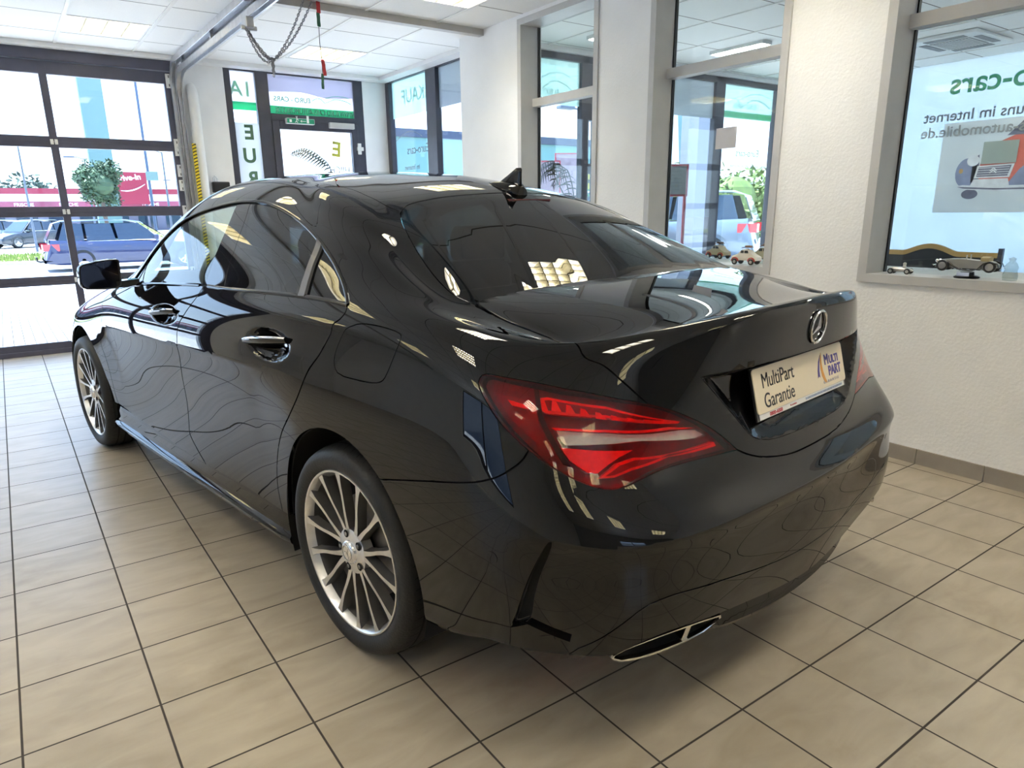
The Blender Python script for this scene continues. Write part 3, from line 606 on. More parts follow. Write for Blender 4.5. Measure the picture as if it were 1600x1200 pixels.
def body_control(lam=.05):
    """smoothing fit: close to the targets, with fair control lines"""
    T=body_targets(); nu,nv=T.shape[:2]; N=nu*nv
    I=np.arange(N).reshape(nu,nv)
    out=[]
    for ax in range(3):
        sg=-1. if ax==0 else 1.
        # padded net as a linear map of the free net
        E=np.zeros((nu,nv,N)); E[np.arange(nu)[:,None],np.arange(nv)[None],I]=1
        E=np.concatenate([sg*E[1:4][::-1],E,sg*E[-4:-1][::-1]],0)
        bot=[2*E[:,0]-E[:,k] for k in (3,2,1)]; top=[sg*E[:,-1-k] for k in (1,2,3)]
        E=np.concatenate([np.stack(bot,1),E,np.stack(top,1)],1)
        A=(E[:-2]+4*E[1:-1]+E[2:])/6; A=(A[:,:-2]+4*A[:,1:-1]+A[:,2:])/6; A=A[2:-2,2:-2].reshape(N,N)
        D=(E[3:]-3*E[2:-1]+3*E[1:-2]-E[:-3])[:,3:-3]          # third differences along u
        w=np.ones(D.shape[:2]); w[16:,:10]*=.4; w[:,:]*=lam
        D2=(E[:,3:]-3*E[:,2:-1]+3*E[:,1:-2]-E[:,:-3])[3:-3]    # and along v
        w2=np.ones(D2.shape[:2])*lam; w2[13:,7:12]*=.12; w2[:4]*=.3; w2[:,:6]*=.3; w2[:,11:]*=.25
        R=np.concatenate([A,(D*w[...,None]).reshape(-1,N),(D2*w2[...,None]).reshape(-1,N)],0)
        rhs=np.zeros(len(R)); rhs[:N]=T[...,ax].ravel()
        x=np.linalg.lstsq(R,rhs,rcond=None)[0]; out.append(x.reshape(nu,nv))
    return _pad(np.stack(out,-1))
BC=body_control()
NU,NV=17,15
def _basis(t):
    return np.stack([(1-t)**3,3*t**3-6*t**2+4,-3*t**3+3*t**2+3*t+1,t**3],-1)/6
def _dbasis(t):
    return np.stack([-3*(1-t)**2,9*t**2-12*t,-9*t**2+6*t+3,3*t**2],-1)/6
def surf(u,v,d=False):
    """points (and normals) on the left half, x negative"""
    u=np.clip(np.asarray(u,float),0,NU);v=np.clip(np.asarray(v,float),0,NV)
    iu=np.minimum(u.astype(int),NU-1);iv=np.minimum(v.astype(int),NV-1)
    bu=_basis(u-iu);bv=_basis(v-iv)
    idx=np.arange(4)
    G=BC[(iu[:,None]+2+idx)[:,:,None],(iv[:,None]+2+idx)[:,None,:]]
    p=np.einsum('ni,nj,nijk->nk',bu,bv,G); p[:,0]*=-1
    if not d: return p
    pu=np.einsum('ni,nj,nijk->nk',_dbasis(u-iu),bv,G);pv=np.einsum('ni,nj,nijk->nk',bu,_dbasis(v-iv),G)
    pu[:,0]*=-1;pv[:,0]*=-1
    return p,pu,pv
def smooth(a,b,x):
    t=np.clip((x-a)/(b-a),0,1);return t*t*(3-2*t)
def detail(p,n):
    """character lines pressed into the sheet metal"""
    y,z=p[:,1],p[:,2]
    d=np.zeros(len(p))
    # door crease
    zc=.775-.03*(y-1.2)+0*y
    t=(zc-z)/.13
    m=smooth(2.45,2.1,y)*smooth(.15,.55,y)
    d-=np.where(t>0,.013*t*np.exp(1-t),0)*m*(n[:,0]<-.5)
    # bumper crease
    zc=.60; t=(zc-z)/.06
    m=smooth(-.62,-.80,y)
    d-=np.where(t>0,.020*t*np.exp(1-t),0)*m
    return d
JU=[13.0,14.0,14.43,15.06,15.63,16.19,16.5,16.75,17.0]; JV=[11.3,11.35,11.49,11.73,11.87,11.93,11.94,11.95,11.955]
def flatten(u,v,p,n):
    """rear glass and boot lid run straight to a crisp joint"""
    m=smooth(13.7,14.6,u); j=np.interp(u,JU,JV)
    for v0,v1,h,f0,f1 in ((j,14.0+0*j,.010,-9,.5),(9.25+0*j,j,.006,.45,-9)):
        s=(m>0)&(v>=v0-(.5 if f0>0 else 0))&(v<=v1+(.5 if f1>0 else 0))
        if not s.any(): continue
        A=surf(u[s],v0[s]);B=surf(u[s],v1[s]); e=B-A; t=((p[s]-A)*e).sum(1)/((e*e).sum(1)+1e-12)
        w=m[s].copy()
        if f1>0: w*=1-smooth(13.55,14.15,v[s])
        if f0>0: w*=smooth(9.45,9.95,v[s])
        k=h*4*t*(1-t) if f1>0 else -.024*(np.clip(t,0,1)/.26)*np.exp(1-np.clip(t,0,1)/.26)+.005*np.clip(t,0,1)
        q=A+e*t[:,None]+n[s]*k[:,None]
        p[s]=p[s]*(1-w[:,None])+q*w[:,None]
    return p
def body(u,v):
    def raw(u,v):
        p,pu,pv=surf(u,v,True); n=np.cross(pu,pv); l=np.linalg.norm(n,axis=1); l[l<1e-9]=1
        n=n/l[:,None]; return flatten(u,v,p,n),n
    def full(u,v):
        p,n=raw(u,v); return p+n*detail(p,n)[:,None]
    u=np.asarray(u,float);v=np.asarray(v,float)
    e=2e-3
    p=full(u,v)
    a=full(np.clip(u+e,0,NU),v)-full(np.clip(u-e,0,NU),v); b=full(u,np.clip(v+e,0,NV))-full(u,np.clip(v-e,0,NV))
    n=np.cross(a,b); l=np.linalg.norm(n,axis=1); bad=l<1e-12; l[bad]=1; n=n/l[:,None]; n[bad]=(0,0,1)
    top=v>NV-.02; n[top]=n[top]*[0,1,1]; 
    n/=np.linalg.norm(n,axis=1)[:,None]+1e-12
    return p,n

# panel lines in sheet coordinates (u along the outline from nose to tail, v from sill to roof)
FEAT={'dlo_bottom':[(6.163,8.522),(6.65,8.74),(7.567,8.812),(8.299,8.904),(8.779,8.917),(9.508,9.047),(10.222,9.165),(10.691,9.203),(11.025,9.173)],'dlo_top':[(6.18,8.51),(6.17,9.4),(6.22,10.3),(6.33,10.85),(6.48,11.22),(6.68,11.5),(7.062,11.703),(7.672,11.878),(8.217,12.036),(8.593,12.099),(9.006,12.14),(9.563,12.103),(10.188,11.908),(10.648,11.562),(10.91,11.032),(10.977,10.387),(11.004,9.695),(11.025,9.173)],'sail':[(6.22,10.3),(6.38,9.55),(6.57,8.735)],'bp_front':[(8.217,12.036),(8.322,11.185),(8.321,10.416),(8.292,9.792),(8.299,8.904)],'bp_rear':[(8.593,12.099),(8.703,11.34),(8.716,10.396),(8.7,9.738),(8.746,8.906)],'bar_front':[(10.681,11.542),(10.356,10.565),(10.223,9.835),(10.188,9.163)],'bar_rear':[(10.787,11.459),(10.461,10.575),(10.328,9.861),(10.291,9.175)],'gap_front':[(5.834,8.373),(5.565,8.169),(5.217,7.344),(5.324,6.665),(5.275,5.89),(5.136,5.041),(5.208,4.235),(5.248,3.512),(5.281,2.719),(5.349,2.366)],'gap_mid':[(8.317,8.909),(8.258,8.173),(8.118,7.464),(8.018,7.056),(7.972,6.636),(7.976,6.526),(7.934,5.881),(7.829,4.963),(7.787,3.975),(7.735,3.205),(7.738,2.879),(7.922,2.437),(8.114,2.074)],'gap_rear':[(11.025,9.173),(11.018,8.838),(10.965,8.509),(10.883,8.255),(10.889,7.918),(10.789,7.29),(10.628,6.742),(10.453,5.989),(10.267,5.366),(10.033,4.637),(9.858,3.826),(9.767,3.007),(9.807,2.177)],'door_bottom':[(5.374,2.414),(6.084,2.231),(6.592,2.209),(7.595,2.077),(8.106,2.072),(8.985,2.165),(9.527,2.167),(9.807,2.182),(9.984,2.239)],'bumper_seam':[(11.751,4.737),(12.112,4.996),(12.417,5.193),(12.699,5.348),(12.961,5.497),(13.087,5.596),(13.211,5.712),(13.413,5.984),(13.533,6.209)],'lamp':[(12.935,7.472),(12.953,7.586),(13.028,7.704),(13.275,7.714),(13.618,7.732),(13.993,7.699),(14.322,7.673),(14.653,7.597),(14.989,7.484),(15.223,7.332),(15.399,7.163),(15.582,6.958),(15.755,6.707),(15.874,6.496),(15.654,6.498),(15.342,6.479),(15.03,6.38),(14.807,6.225),(14.644,6.081),(14.485,5.957),(14.323,5.898),(14.139,5.918),(13.922,6.015),(13.716,6.156),(13.477,6.4),(13.238,6.714),(13.049,7.095),(12.95,7.374),(12.935,7.472)],'lid_side':[(14.417,11.485),(14.336,11.157),(14.318,10.848),(14.428,10.47),(14.457,10.11),(14.263,8.816),(14.531,8.379),(14.775,7.904),(14.985,7.489)],'bump_low':[(12.019,0.85),(12.725,1.497),(13.066,1.861),(13.347,1.98),(13.538,2.016),(13.835,2.169),(14.099,2.23),(14.295,2.289),(14.449,2.49),(14.663,2.678),(14.935,2.745),(15.248,2.67),(15.476,2.582),(15.764,2.449),(16.222,2.194),(16.523,2.066)],'lid_low':[(15.875,6.511),(15.975,6.388),(16.081,6.295),(16.238,6.196),(16.484,6.101)],'glass_left':[(15.334,13.916),(15.087,13.871),(14.825,13.779),(14.564,13.674),(14.39,13.51),(14.267,13.045),(14.185,12.51),(14.151,11.98),(14.185,11.639),(14.417,11.485)],'glass_top':[(15.334,13.916),(15.743,13.959),(16.256,13.971),(16.731,13.974),(17.0,14.0)],'glass_bot':[(14.417,11.485),(15.048,11.727),(15.634,11.877),(16.213,11.939),(16.508,11.951),(16.757,11.956)],'fuel':[(11.098,8.174),(11.196,8.358),(11.312,8.486),(11.579,8.516),(11.825,8.442),(11.893,8.381),(11.91,8.254),(11.88,7.899),(11.82,7.443),(11.78,7.206),(11.737,7.035),(11.653,6.938),(11.494,6.894),(11.186,6.874),(11.087,6.923),(11.032,7.095),(11.019,7.33),(11.05,7.733),(11.098,8.174)],'recess':[(15.526,7.873),(15.742,7.345),(15.98,6.824),(16.086,6.637),(16.225,6.535),(16.401,6.475)],'recess_top':[(15.526,7.873),(15.796,7.866),(16.027,7.857)],'slit':[(13.704,4.722),(13.601,4.428),(13.481,3.792),(13.375,2.885),(13.351,2.675),(13.425,2.779),(13.506,2.981),(13.531,3.475),(13.58,4.008),(13.704,4.722)],'blade':[(13.351,2.675),(13.508,2.886),(13.689,2.776),(13.883,2.68),(13.692,2.678),(13.5,2.681),(13.351,2.675)],'diff_seam':[(13.967,2.432),(14.146,2.728),(14.355,3.097),(14.557,3.393),(14.776,3.511),(15.01,3.512),(15.47,3.379),(16.043,3.114)],'l_bar':[(13.697,7.433),(13.788,7.484),(14.536,7.454),(15.33,7.123),(15.299,7.092),(14.52,7.227),(13.77,7.121),(13.725,7.156),(13.697,7.433)],'l_bar_in':[(13.756,7.391),(13.813,7.421),(14.532,7.398),(15.154,7.175),(14.524,7.277),(13.804,7.188),(13.756,7.391)],'l_clear':[(13.896,6.793),(14.495,6.922),(15.291,6.985),(15.462,6.946),(15.546,6.848),(15.454,6.819),(14.89,6.845),(14.476,6.721),(13.988,6.546),(13.941,6.616),(13.896,6.793)],'l_red_line':[(13.844,6.837),(14.501,6.99),(15.201,7.054),(15.465,6.985),(15.197,7.011),(14.497,6.943),(13.886,6.8),(13.844,6.837)],'l_wedge':[(13.932,6.483),(14.794,6.689),(14.616,6.534),(14.475,6.37),(14.33,6.178),(14.208,6.144),(14.027,6.277),(13.932,6.483)],'l_low':[(14.327,6.091),(14.582,6.431),(14.778,6.558),(15.669,6.691),(15.689,6.618),(15.154,6.57),(14.727,6.338),(14.503,6.162),(14.327,6.091)],'l_low_in':[(14.403,6.149),(14.596,6.388),(14.783,6.518),(15.647,6.668),(15.159,6.615),(14.713,6.373),(14.51,6.205),(14.403,6.149)],'l_side':[(13.281,7.245),(13.543,7.203),(13.572,7.131),(13.341,7.133),(13.281,7.245)],'l_div':[(13.611,7.617),(13.681,7.597),(13.725,7.088),(13.789,6.849),(13.953,6.35),(14.017,6.176),(13.938,6.181),(13.781,6.599),(13.691,6.928),(13.611,7.617)],'l_outer':[(13.12,7.335),(13.619,7.366),(13.68,6.888),(13.903,6.234),(13.786,6.294),(13.48,6.611),(13.233,6.969),(13.12,7.335)],'ditch':[(12.038,14.211),(13.262,14.122),(14.444,13.998),(14.788,13.772)],'arch_rear':[(12.2,-0.4),(12.2,1.495),(12.208,1.809),(12.211,2.072),(12.209,2.303),(12.202,2.516),(12.19,2.716),(12.173,2.908),(12.153,3.093),(12.128,3.274),(12.099,3.45),(12.066,3.621),(12.029,3.787),(11.988,3.95),(11.944,4.108),(11.896,4.262),(11.846,4.41),(11.792,4.551),(11.736,4.684),(11.677,4.808),(11.616,4.922),(11.554,5.026),(11.49,5.117),(11.425,5.198),(11.358,5.266),(11.291,5.321),(11.223,5.365),(11.155,5.396),(11.087,5.414),(11.018,5.42),(10.95,5.414),(10.882,5.395),(10.815,5.363),(10.749,5.319),(10.685,5.263),(10.622,5.194),(10.561,5.113),(10.501,5.021),(10.444,4.917),(10.39,4.801),(10.338,4.676),(10.289,4.542),(10.243,4.4),(10.2,4.254),(10.16,4.105),(10.123,3.954),(10.09,3.803),(10.06,3.651),(10.034,3.496),(10.011,3.338),(9.992,3.174),(9.977,3.003),(9.965,2.822),(9.957,2.632),(9.952,2.431),(9.952,2.219),(9.955,1.998),(9.962,1.763),(9.962,-0.4)],'arch_front':[(5.126,-0.4),(5.126,1.747),(5.131,1.991),(5.133,2.218),(5.132,2.432),(5.128,2.634),(5.12,2.826),(5.109,3.009),(5.094,3.182),(5.076,3.348),(5.055,3.51),(5.031,3.667),(5.004,3.822),(4.974,3.974),(4.941,4.126),(4.905,4.275),(4.867,4.421),(4.826,4.563),(4.784,4.697),(4.739,4.824),(4.693,4.943),(4.644,5.052),(4.594,5.151),(4.543,5.239),(4.49,5.316),(4.435,5.382),(4.38,5.435),(4.323,5.476),(4.266,5.503),(4.207,5.516),(4.149,5.515),(4.09,5.499),(4.031,5.468),(3.972,5.422),(3.914,5.361),(3.857,5.285),(3.801,5.194),(3.747,5.09),(3.695,4.973),(3.644,4.846),(3.596,4.71),(3.549,4.567),(3.506,4.42),(3.464,4.269),(3.425,4.118),(3.389,3.966),(3.357,3.814),(3.327,3.661),(3.3,3.507),(3.275,3.348),(3.254,3.184),(3.235,3.013),(3.217,2.831),(3.201,2.637),(3.187,2.432),(3.173,2.214),(3.161,1.984),(3.148,1.74),(3.148,-0.4)]}


# ------------------------------------------------------------------ the car
car=thing('car','glossy black four-door saloon car parked on the tiled floor in the middle of the showroom','car',CAR_O,CAR_R)
def smooth_curve(P, step=.12, closed=False):
    """Catmull-Rom through the points, in sheet coordinates"""
    P=[np.array(p,float) for p in P]; out=[]
    n=len(P)
    for i in range(n-1):
        p0=P[i-1] if i>0 else (P[-2] if closed else 2*P[0]-P[1]); p1=P[i];p2=P[i+1]; p3=P[i+2] if i+2<n else (P[1] if closed else 2*P[-1]-P[-2])
        k=max(1,int(np.ceil(np.linalg.norm(p2-p1)/step)))
        for j in range(k):
            t=j/k; out.append(.5*((2*p1)+(-p0+p2)*t+(2*p0-5*p1+4*p2-p3)*t*t+(-p0+3*p1-3*p2+p3)*t**3))
    out.append(P[-1]); return np.array(out)
FT=FEAT
cv={}
for k in ('dlo_bottom','gap_mid','gap_rear','door_bottom','bumper_seam','lid_side','glass_left','glass_top','glass_bot','bp_front','bp_rear','bar_front','bar_rear','sail','arch_rear','arch_front','ditch'):
    cv[k]=smooth_curve(FT[k])
cv['dlo_top']=np.vstack([smooth_curve(FT['dlo_top'])])
cv['gap_front']=smooth_curve([(6.17,8.52)]+FT['gap_front'])
lp=FT['lamp']; TIP=max(range(len(lp)),key=lambda i:lp[i][0])
lamp_top=smooth_curve(lp[:TIP+1]); lamp_bot=smooth_curve(lp[TIP:])
cv['lamp']=np.vstack([lamp_top,lamp_bot[1:]])
i_lid=int(np.argmin(((lamp_top-np.array(FT['lid_side'][-1]))**2).sum(1)))
cv['lid_side'][-1]=lamp_top[i_lid]; cv['glass_left'][-1]=cv['lid_side'][0]; cv['glass_bot'][0]=cv['lid_side'][0]; cv['glass_top'][0]=cv['glass_left'][0]
ll=[tuple(lamp_top[-1])]+FT['lid_low'][1:]; ll[-1]=(17.0,6.05); ll.insert(-1,(16.6,6.07))
cv['lid_low']=smooth_curve(ll)
gt=FT['glass_top'][:-1]+[(17.0,13.98)]; cv['glass_top']=smooth_curve(gt); cv['glass_top'][0]=cv['glass_left'][0]
cv['glass_bot']=smooth_curve(FT['glass_bot']+[(17.0,11.955)]); cv['glass_bot'][0]=cv['lid_side'][0]
i_bs=int(np.argmin(((lamp_bot-np.array(FT['bumper_seam'][-1]))**2).sum(1))); cv['bumper_seam'][-1]=lamp_bot[i_bs]
cv['bumper_seam']=np.vstack([[(11.45,4.55)],cv['bumper_seam']])
cv['fuel']=smooth_curve(FT['fuel'],closed=True)
rc=FT['recess']; cv['recess']=np.vstack([smooth_curve(rc[:3])[:-1],smooth_curve(rc[2:]+[(16.75,6.46),(17.0,6.46)])])
cv['recess_top']=np.array([FT['recess'][0],(15.79,7.87),(16.3,7.88),(17.0,7.88)])
cv['slit']=smooth_curve(FT['slit'],closed=True)
cv['diff']=np.vstack([[(13.66,-.3),(13.70,1.3),(13.8,1.95)],smooth_curve(FT['diff_seam']+[(16.5,2.96),(17.0,2.92)])])
cv['bump_low']=smooth_curve(FT['bump_low']+[(16.8,1.97),(17.0,1.95)])
cv['clear']=smooth_curve(FT['l_clear'][:-1]+[FT['l_clear'][0]],.06)
def level_line(us,zs):
    out=[]
    for u0,z0 in zip(us,zs):
        a,b=2.2,9.0
        for _ in range(40):
            c=(a+b)/2
            if surf(np.array([u0]),np.array([c]))[0,2]<z0: a=c
            else: b=c
        out.append((u0,a))
    return np.array(out)
us=np.linspace(13.05,17,48); cv['crease_rear']=level_line(us,.60+0*us)
us=np.linspace(5.6,10.0,34); yy=np.array([surf(np.array([u0]),np.array([6.2]))[0,1] for u0 in us]); cv['crease_door']=level_line(us,.775-.03*(yy-1.2))
ws_side=[(4.3,10.9),(4.75,11.4),(5.2,11.86),(5.65,12.25),(6.05,12.62),(6.35,13.05),(6.25,13.5)]
ws_top=[(6.25,13.5),(5.6,13.85),(4,14.1),(2,14.27),(0,14.35)]
ws_bot=[(4.3,10.9),(3,11.0),(1.5,11.15),(0,11.25)]
for k,p in (('ws_side',ws_side),('ws_top',ws_top),('ws_bot',ws_bot)): cv[k]=smooth_curve(p)
cv['hood']=smooth_curve([(0,8.0),(2.0,8.15),(3.2,8.6),(4.0,9.15),(4.7,9.75),(5.0,10.3),(4.6,10.7),(4.3,10.9)])
cv['nose']=np.array([(3.05,-.3),(3.05,5.0),(3.0,6.5),(2.9,7.6),(3.0,8.5)])
cv['roof']=np.vstack([[(6.25,13.5)],smooth_curve([(7.0,13.35),(8.5,13.3),(10,13.45),(11.2,13.8),(12.4,13.98),(13.4,13.98),(14.2,13.93),(14.9,13.7)])]); cv['roof'][-1]=cv['glass_left'][np.argmin(((cv['glass_left']-[14.94,13.67])**2).sum(1))]
# exact joints
def loop(*parts): return np.vstack(parts)
E1=17.2
POLY={
 'dlo':loop(cv['dlo_bottom'],cv['dlo_top'][::-1]),
 'lamp':cv['lamp'],'fuel':cv['fuel'],'slit':cv['slit'],
 'rear_window':loop(cv['glass_left'],cv['glass_bot'],[(E1,11.955),(E1,13.98)],cv['glass_top'][::-1]),
 'windscreen':loop(cv['ws_bot'][::-1],cv['ws_side'],cv['ws_top'],[(-.2,14.35),(-.2,11.25)]),
 'recess':loop(cv['recess'],[(E1,6.46),(E1,7.88)],cv['recess_top'][::-1]),
 'trunk':loop(cv['lid_side'],lamp_top[i_lid:],cv['lid_low'],[(E1,6.05),(E1,11.955)],cv['glass_bot'][::-1]),
 'diffuser':loop(cv['diff'],[(E1,2.92),(E1,-.5),(13.66,-.5)]),
 'bumper':loop([(11.45,-.5)],cv['bumper_seam'],lamp_bot[:i_bs+1][::-1],cv['lid_low'],[(E1,6.05),(E1,-.5)]),
 'hood':loop(cv['hood'],cv['ws_bot'],[(-.2,11.25),(-.2,8.0)]),
 'under':loop([(11.9,-.5)],cv['bump_low'],[(E1,1.95),(E1,-.5)]),'clear':cv['clear'],
 'arch_rear':cv['arch_rear'],'arch_front':cv['arch_front'],
}
def inside(P,poly):
    x,y=P[:,0],P[:,1]; c=np.zeros(len(P),bool); n=len(poly); j=n-1
    for i in range(n):
        xi,yi=poly[i];xj,yj=poly[j]
        if yi!=yj:
            m=((yi>y)!=(yj>y))&(x<(xj-xi)*(y-yi)/(yj-yi)+xi); c^=m
        j=i
    return c
# sheet grid with the panel lines worked in
ks,kv=11,9
gu=np.linspace(0,NU,NU*ks+1); gv=np.linspace(0,NV,NV*kv+1)
GU,GV=np.meshgrid(gu,gv,indexing='ij'); G=np.c_[GU.ravel(),GV.ravel()]
def dots(poly,du,dv):
    a=poly.min(0);b=poly.max(0); X,Y=np.meshgrid(np.arange(a[0],b[0],du),np.arange(a[1],b[1],dv)); P=np.c_[X.ravel(),Y.ravel()]; P=P[(P[:,0]<16.99)]; return P[inside(P,poly)]
HANDLE=[(9.89,7.19,.40,.52),(7.57,7.30,.36,.44)]
extra=[dots(POLY['recess'],.035,.05)]
for (hu,hv,ru,rv) in HANDLE:
    for r in np.linspace(.08,1.15,12):
        n=max(6,int(60*r)); a=np.linspace(0,2*math.pi,n,endpoint=False); extra.append(np.c_[hu+ru*r*np.cos(a),hv+rv*r*np.sin(a)])
G=np.vstack([G]+extra)
cons=[cv[k] for k in ('dlo_bottom','dlo_top','sail','bp_front','bp_rear','bar_front','bar_rear','gap_front','gap_mid','gap_rear','door_bottom','bumper_seam','lamp','lid_side','lid_low','glass_left','glass_top','glass_bot','fuel','recess','recess_top','slit','diff','ws_side','ws_top','ws_bot','hood','nose','roof','arch_rear','arch_front','bump_low','clear','crease_rear','crease_door')]
cons.append(np.array([(5.0,2.35),(5.35,2.43)]))
lines=[]
for c in cons:
    c=np.array(c); c=c[(c[:,1]>-.45)]
    o=[c[0]]
    for a,b in zip(c[:-1],c[1:]):
        k=max(1,int(np.ceil(np.linalg.norm(b-a)/.13)))
        for j in range(1,k+1): o.append(a+(b-a)*j/k)
    o=np.array(o); o[:,0]=np.clip(o[:,0],0,NU); o[:,1]=np.clip(o[:,1],0,NV)
    keep=np.r_[True,np.linalg.norm(np.diff(o,axis=0),axis=1)>1e-4]; lines.append(o[keep])
LP=np.vstack(lines); L3=body(LP[:,0],LP[:,1])[0]; G3=body(G[:,0],G[:,1])[0]
edge=(G[:,0]<1e-6)|(G[:,0]>NU-1e-6)|(G[:,1]<1e-6)|(G[:,1]>NV-1e-6)
near=np.zeros(len(G),bool)
for s in range(0,len(G),2000):
    d=((G3[s:s+2000,None]-L3[None])**2).sum(-1).min(1); near[s:s+2000]=d<.0045**2
G=G[~near|edge]
pts=[Vector(p) for p in np.vstack([G]+lines)]
eds=[];o=len(G)
for l in lines:
    eds+=[(o+i,o+i+1) for i in range(len(l)-1)]; o+=len(l)
res=delaunay_2d_cdt(pts,eds,[],0,1e-5)
UV=np.array([tuple(p) for p in res[0]]); TR=np.array([tuple(f) for f in res[2]])
UV[:,0]=np.clip(UV[:,0],0,NU);UV[:,1]=np.clip(UV[:,1],0,NV)
P3,N3=body(UV[:,0],UV[:,1])
CT=UV[TR].mean(1)
# door-handle bowls pressed into the doors
for (hu,hv,ru,rv) in HANDLE:
    r2=((UV[:,0]-hu)/ru)**2+((UV[:,1]-hv)/rv)**2; P3-=N3*(.024*np.clip(1-r2,0,1)**.8*np.clip((1-r2)*4,0,1))[:,None]
# number plate bay sinks into the boot lid
def segdist(P,poly):
    out=np.full(len(P),9.)
    for a,b in zip(poly[:-1],poly[1:]):
        d=b-a; t=np.clip(((P-a)@d)/(d@d+1e-12),0,1); out=np.minimum(out,np.linalg.norm(P-(a+t[:,None]*d),axis=1))
    return out
ins=inside(UV,POLY['recess']); XZ=P3[:,[0,2]]
r3=body(cv['recess'][:,0],cv['recess'][:,1])[0][:,[0,2]]; t3=body(cv['recess_top'][:,0],cv['recess_top'][:,1])[0][:,[0,2]]
cut=max(2,len(smooth_curve(rc[:3])))
dl=segdist(XZ,r3[:cut]); db=segdist(XZ,r3[cut-1:]); dt=segdist(XZ,t3)
dep=np.minimum(np.minimum(.048*np.clip(dl/.045,0,1),.048*np.clip(dt/.016,0,1)),.048*(1-(1-np.clip(db/.10,0,1))**2))
P3[ins]+=np.c_[np.zeros(len(P3)),dep,np.zeros(len(P3))][ins]
redo=ins.copy()
for (hu,hv,ru,rv) in HANDLE: redo|=(((UV[:,0]-hu)/ru)**2+((UV[:,1]-hv)/rv)**2)<1.2
# normals of pressed areas from their own facets
fn=np.cross(P3[TR[:,1]]-P3[TR[:,0]],P3[TR[:,2]]-P3[TR[:,0]])
if (fn*N3[TR[:,0]]).sum()<0: TR=TR[:,::-1].copy(); fn=-fn
vn=np.zeros_like(N3)
for k in range(3): np.add.at(vn,TR[:,k],fn)
vn/=np.linalg.norm(vn,axis=1)[:,None]+1e-12
N3[redo]=vn[redo]
# which panel each facet belongs to
def ucurve(c,v): o=np.argsort(c[:,1]); return np.interp(v,c[o,1],c[o,0])
def vcurve(c,u): o=np.argsort(c[:,0]); return np.interp(u,c[o,0],c[o,1])
I={k:inside(CT,p) for k,p in POLY.items()}
u_,v_=CT[:,0],CT[:,1]
lab=np.full(len(TR),'',dtype=object)
def put(m,n): lab[(lab=='')&m]=n
put(I['arch_rear']|I['arch_front']|I['under'],'-')
dl=I['dlo']
put(dl&(u_<ucurve(cv['sail'],v_)),'mirror_triangle')
put(dl&(u_<ucurve(cv['bp_front'],v_)),'front_door_window'); put(dl&(u_<ucurve(cv['bp_rear'],v_)),'door_pillar')
put(dl&(u_<ucurve(cv['bar_front'],v_)),'rear_door_window'); put(dl&(u_<ucurve(cv['bar_rear'],v_)),'window_bar'); put(dl,'quarter_window')
put(I['rear_window'],'rear_window'); put(I['windscreen'],'windscreen'); put(I['clear'],'clear_lens'); put(I['lamp'],'tail_lamp'); put(I['fuel'],'fuel_flap'); put(I['slit'],'bumper_vent')
put(I['recess'],'plate_recess'); put(I['trunk'],'boot_lid'); put(I['diffuser'],'diffuser'); put(I['bumper'],'rear_bumper'); put(I['hood'],'bonnet')
below=(v_<vcurve(cv['door_bottom'],u_))
put(below&(u_>4.4)&(u_<10.6),'-')
gm=ucurve(cv['gap_mid'],v_)
dband=v_<vcurve(cv['dlo_bottom'],u_)+0
belt=np.interp(u_,cv['dlo_bottom'][:,0],cv['dlo_bottom'][:,1])
put((v_<belt)&(u_>ucurve(cv['gap_front'],v_))&(u_<gm)&(v_>vcurve(cv['door_bottom'],u_)),'front_door')
put((v_<belt)&(u_>=gm)&(u_<ucurve(cv['gap_rear'],v_)),'rear_door')
put((u_<ucurve(cv['nose'],v_))&(v_<8.6),'front_bumper')
put((u_<=ucurve(cv['gap_front'],np.minimum(v_,8.5)))&(v_<8.52)&(u_<7),'front_wing')
hd=cv['hood']
put((u_<5.2)&(v_<10.9)&(u_<ucurve(np.array([(6.17,8.5),(5.6,9.2),(5.4,10.2),(5.2,11)]),v_)),'front_wing')
rv_=np.interp(u_,cv['roof'][:,0],cv['roof'][:,1]); gl_=np.interp(u_,cv['glass_left'][::-1,0],cv['glass_left'][::-1,1])
put((u_<14.95)&(u_>=6.25)&(v_>rv_),'roof'); put((u_<6.25)&(v_>13.4),'roof'); put((u_>=14.9)&(v_>13.6),'roof')
put(lab=='','body_side')
ROOT_M={'front_door_window':'glass_front','rear_door_window':'glass_rear','quarter_window':'glass_rear','rear_window':'glass_rear','windscreen':'pane','tail_lamp':'lens','clear_lens':'glass_clear','mirror_triangle':'gloss','door_pillar':'gloss','window_bar':'bar_grey','bumper_vent':'matt','diffuser':'gloss'}
INSET={'front_door_window':.004,'rear_door_window':.004,'quarter_window':.004,'rear_window':.0015,'windscreen':.001,'door_pillar':.0035,'window_bar':-.005,'mirror_triangle':.002,'bumper_vent':.02}
GAP={'clear_lens':0,'plate_recess':0,'rear_window':.0015,'windscreen':.0015,'bumper_vent':0,'boot_lid':.0022,'diffuser':.0012,'tail_lamp':.001,'front_door':.0034,'rear_door':.0034,'window_bar':.0005,'door_pillar':.0016,'mirror_triangle':.0006,'front_door_window':.0008,'rear_door_window':.0008,'quarter_window':.0008,'fuel_flap':.0013,'roof':.0012,'front_wing':.0016,'bonnet':.002}
def mesh_obj(name,P,F,N,m,parent):
    me=bpy.data.meshes.new(name); me.from_pydata(P.tolist(),[],F.tolist() if hasattr(F,'tolist') else F); me.update()
    me.polygons.foreach_set('use_smooth',[True]*len(me.polygons))
    if N is not None: me.normals_split_custom_set_from_vertices(N.tolist())
    me.materials.append(m); o=bpy.data.objects.new(name,me); COL.objects.link(o)
    if parent: o.parent=parent
    return o
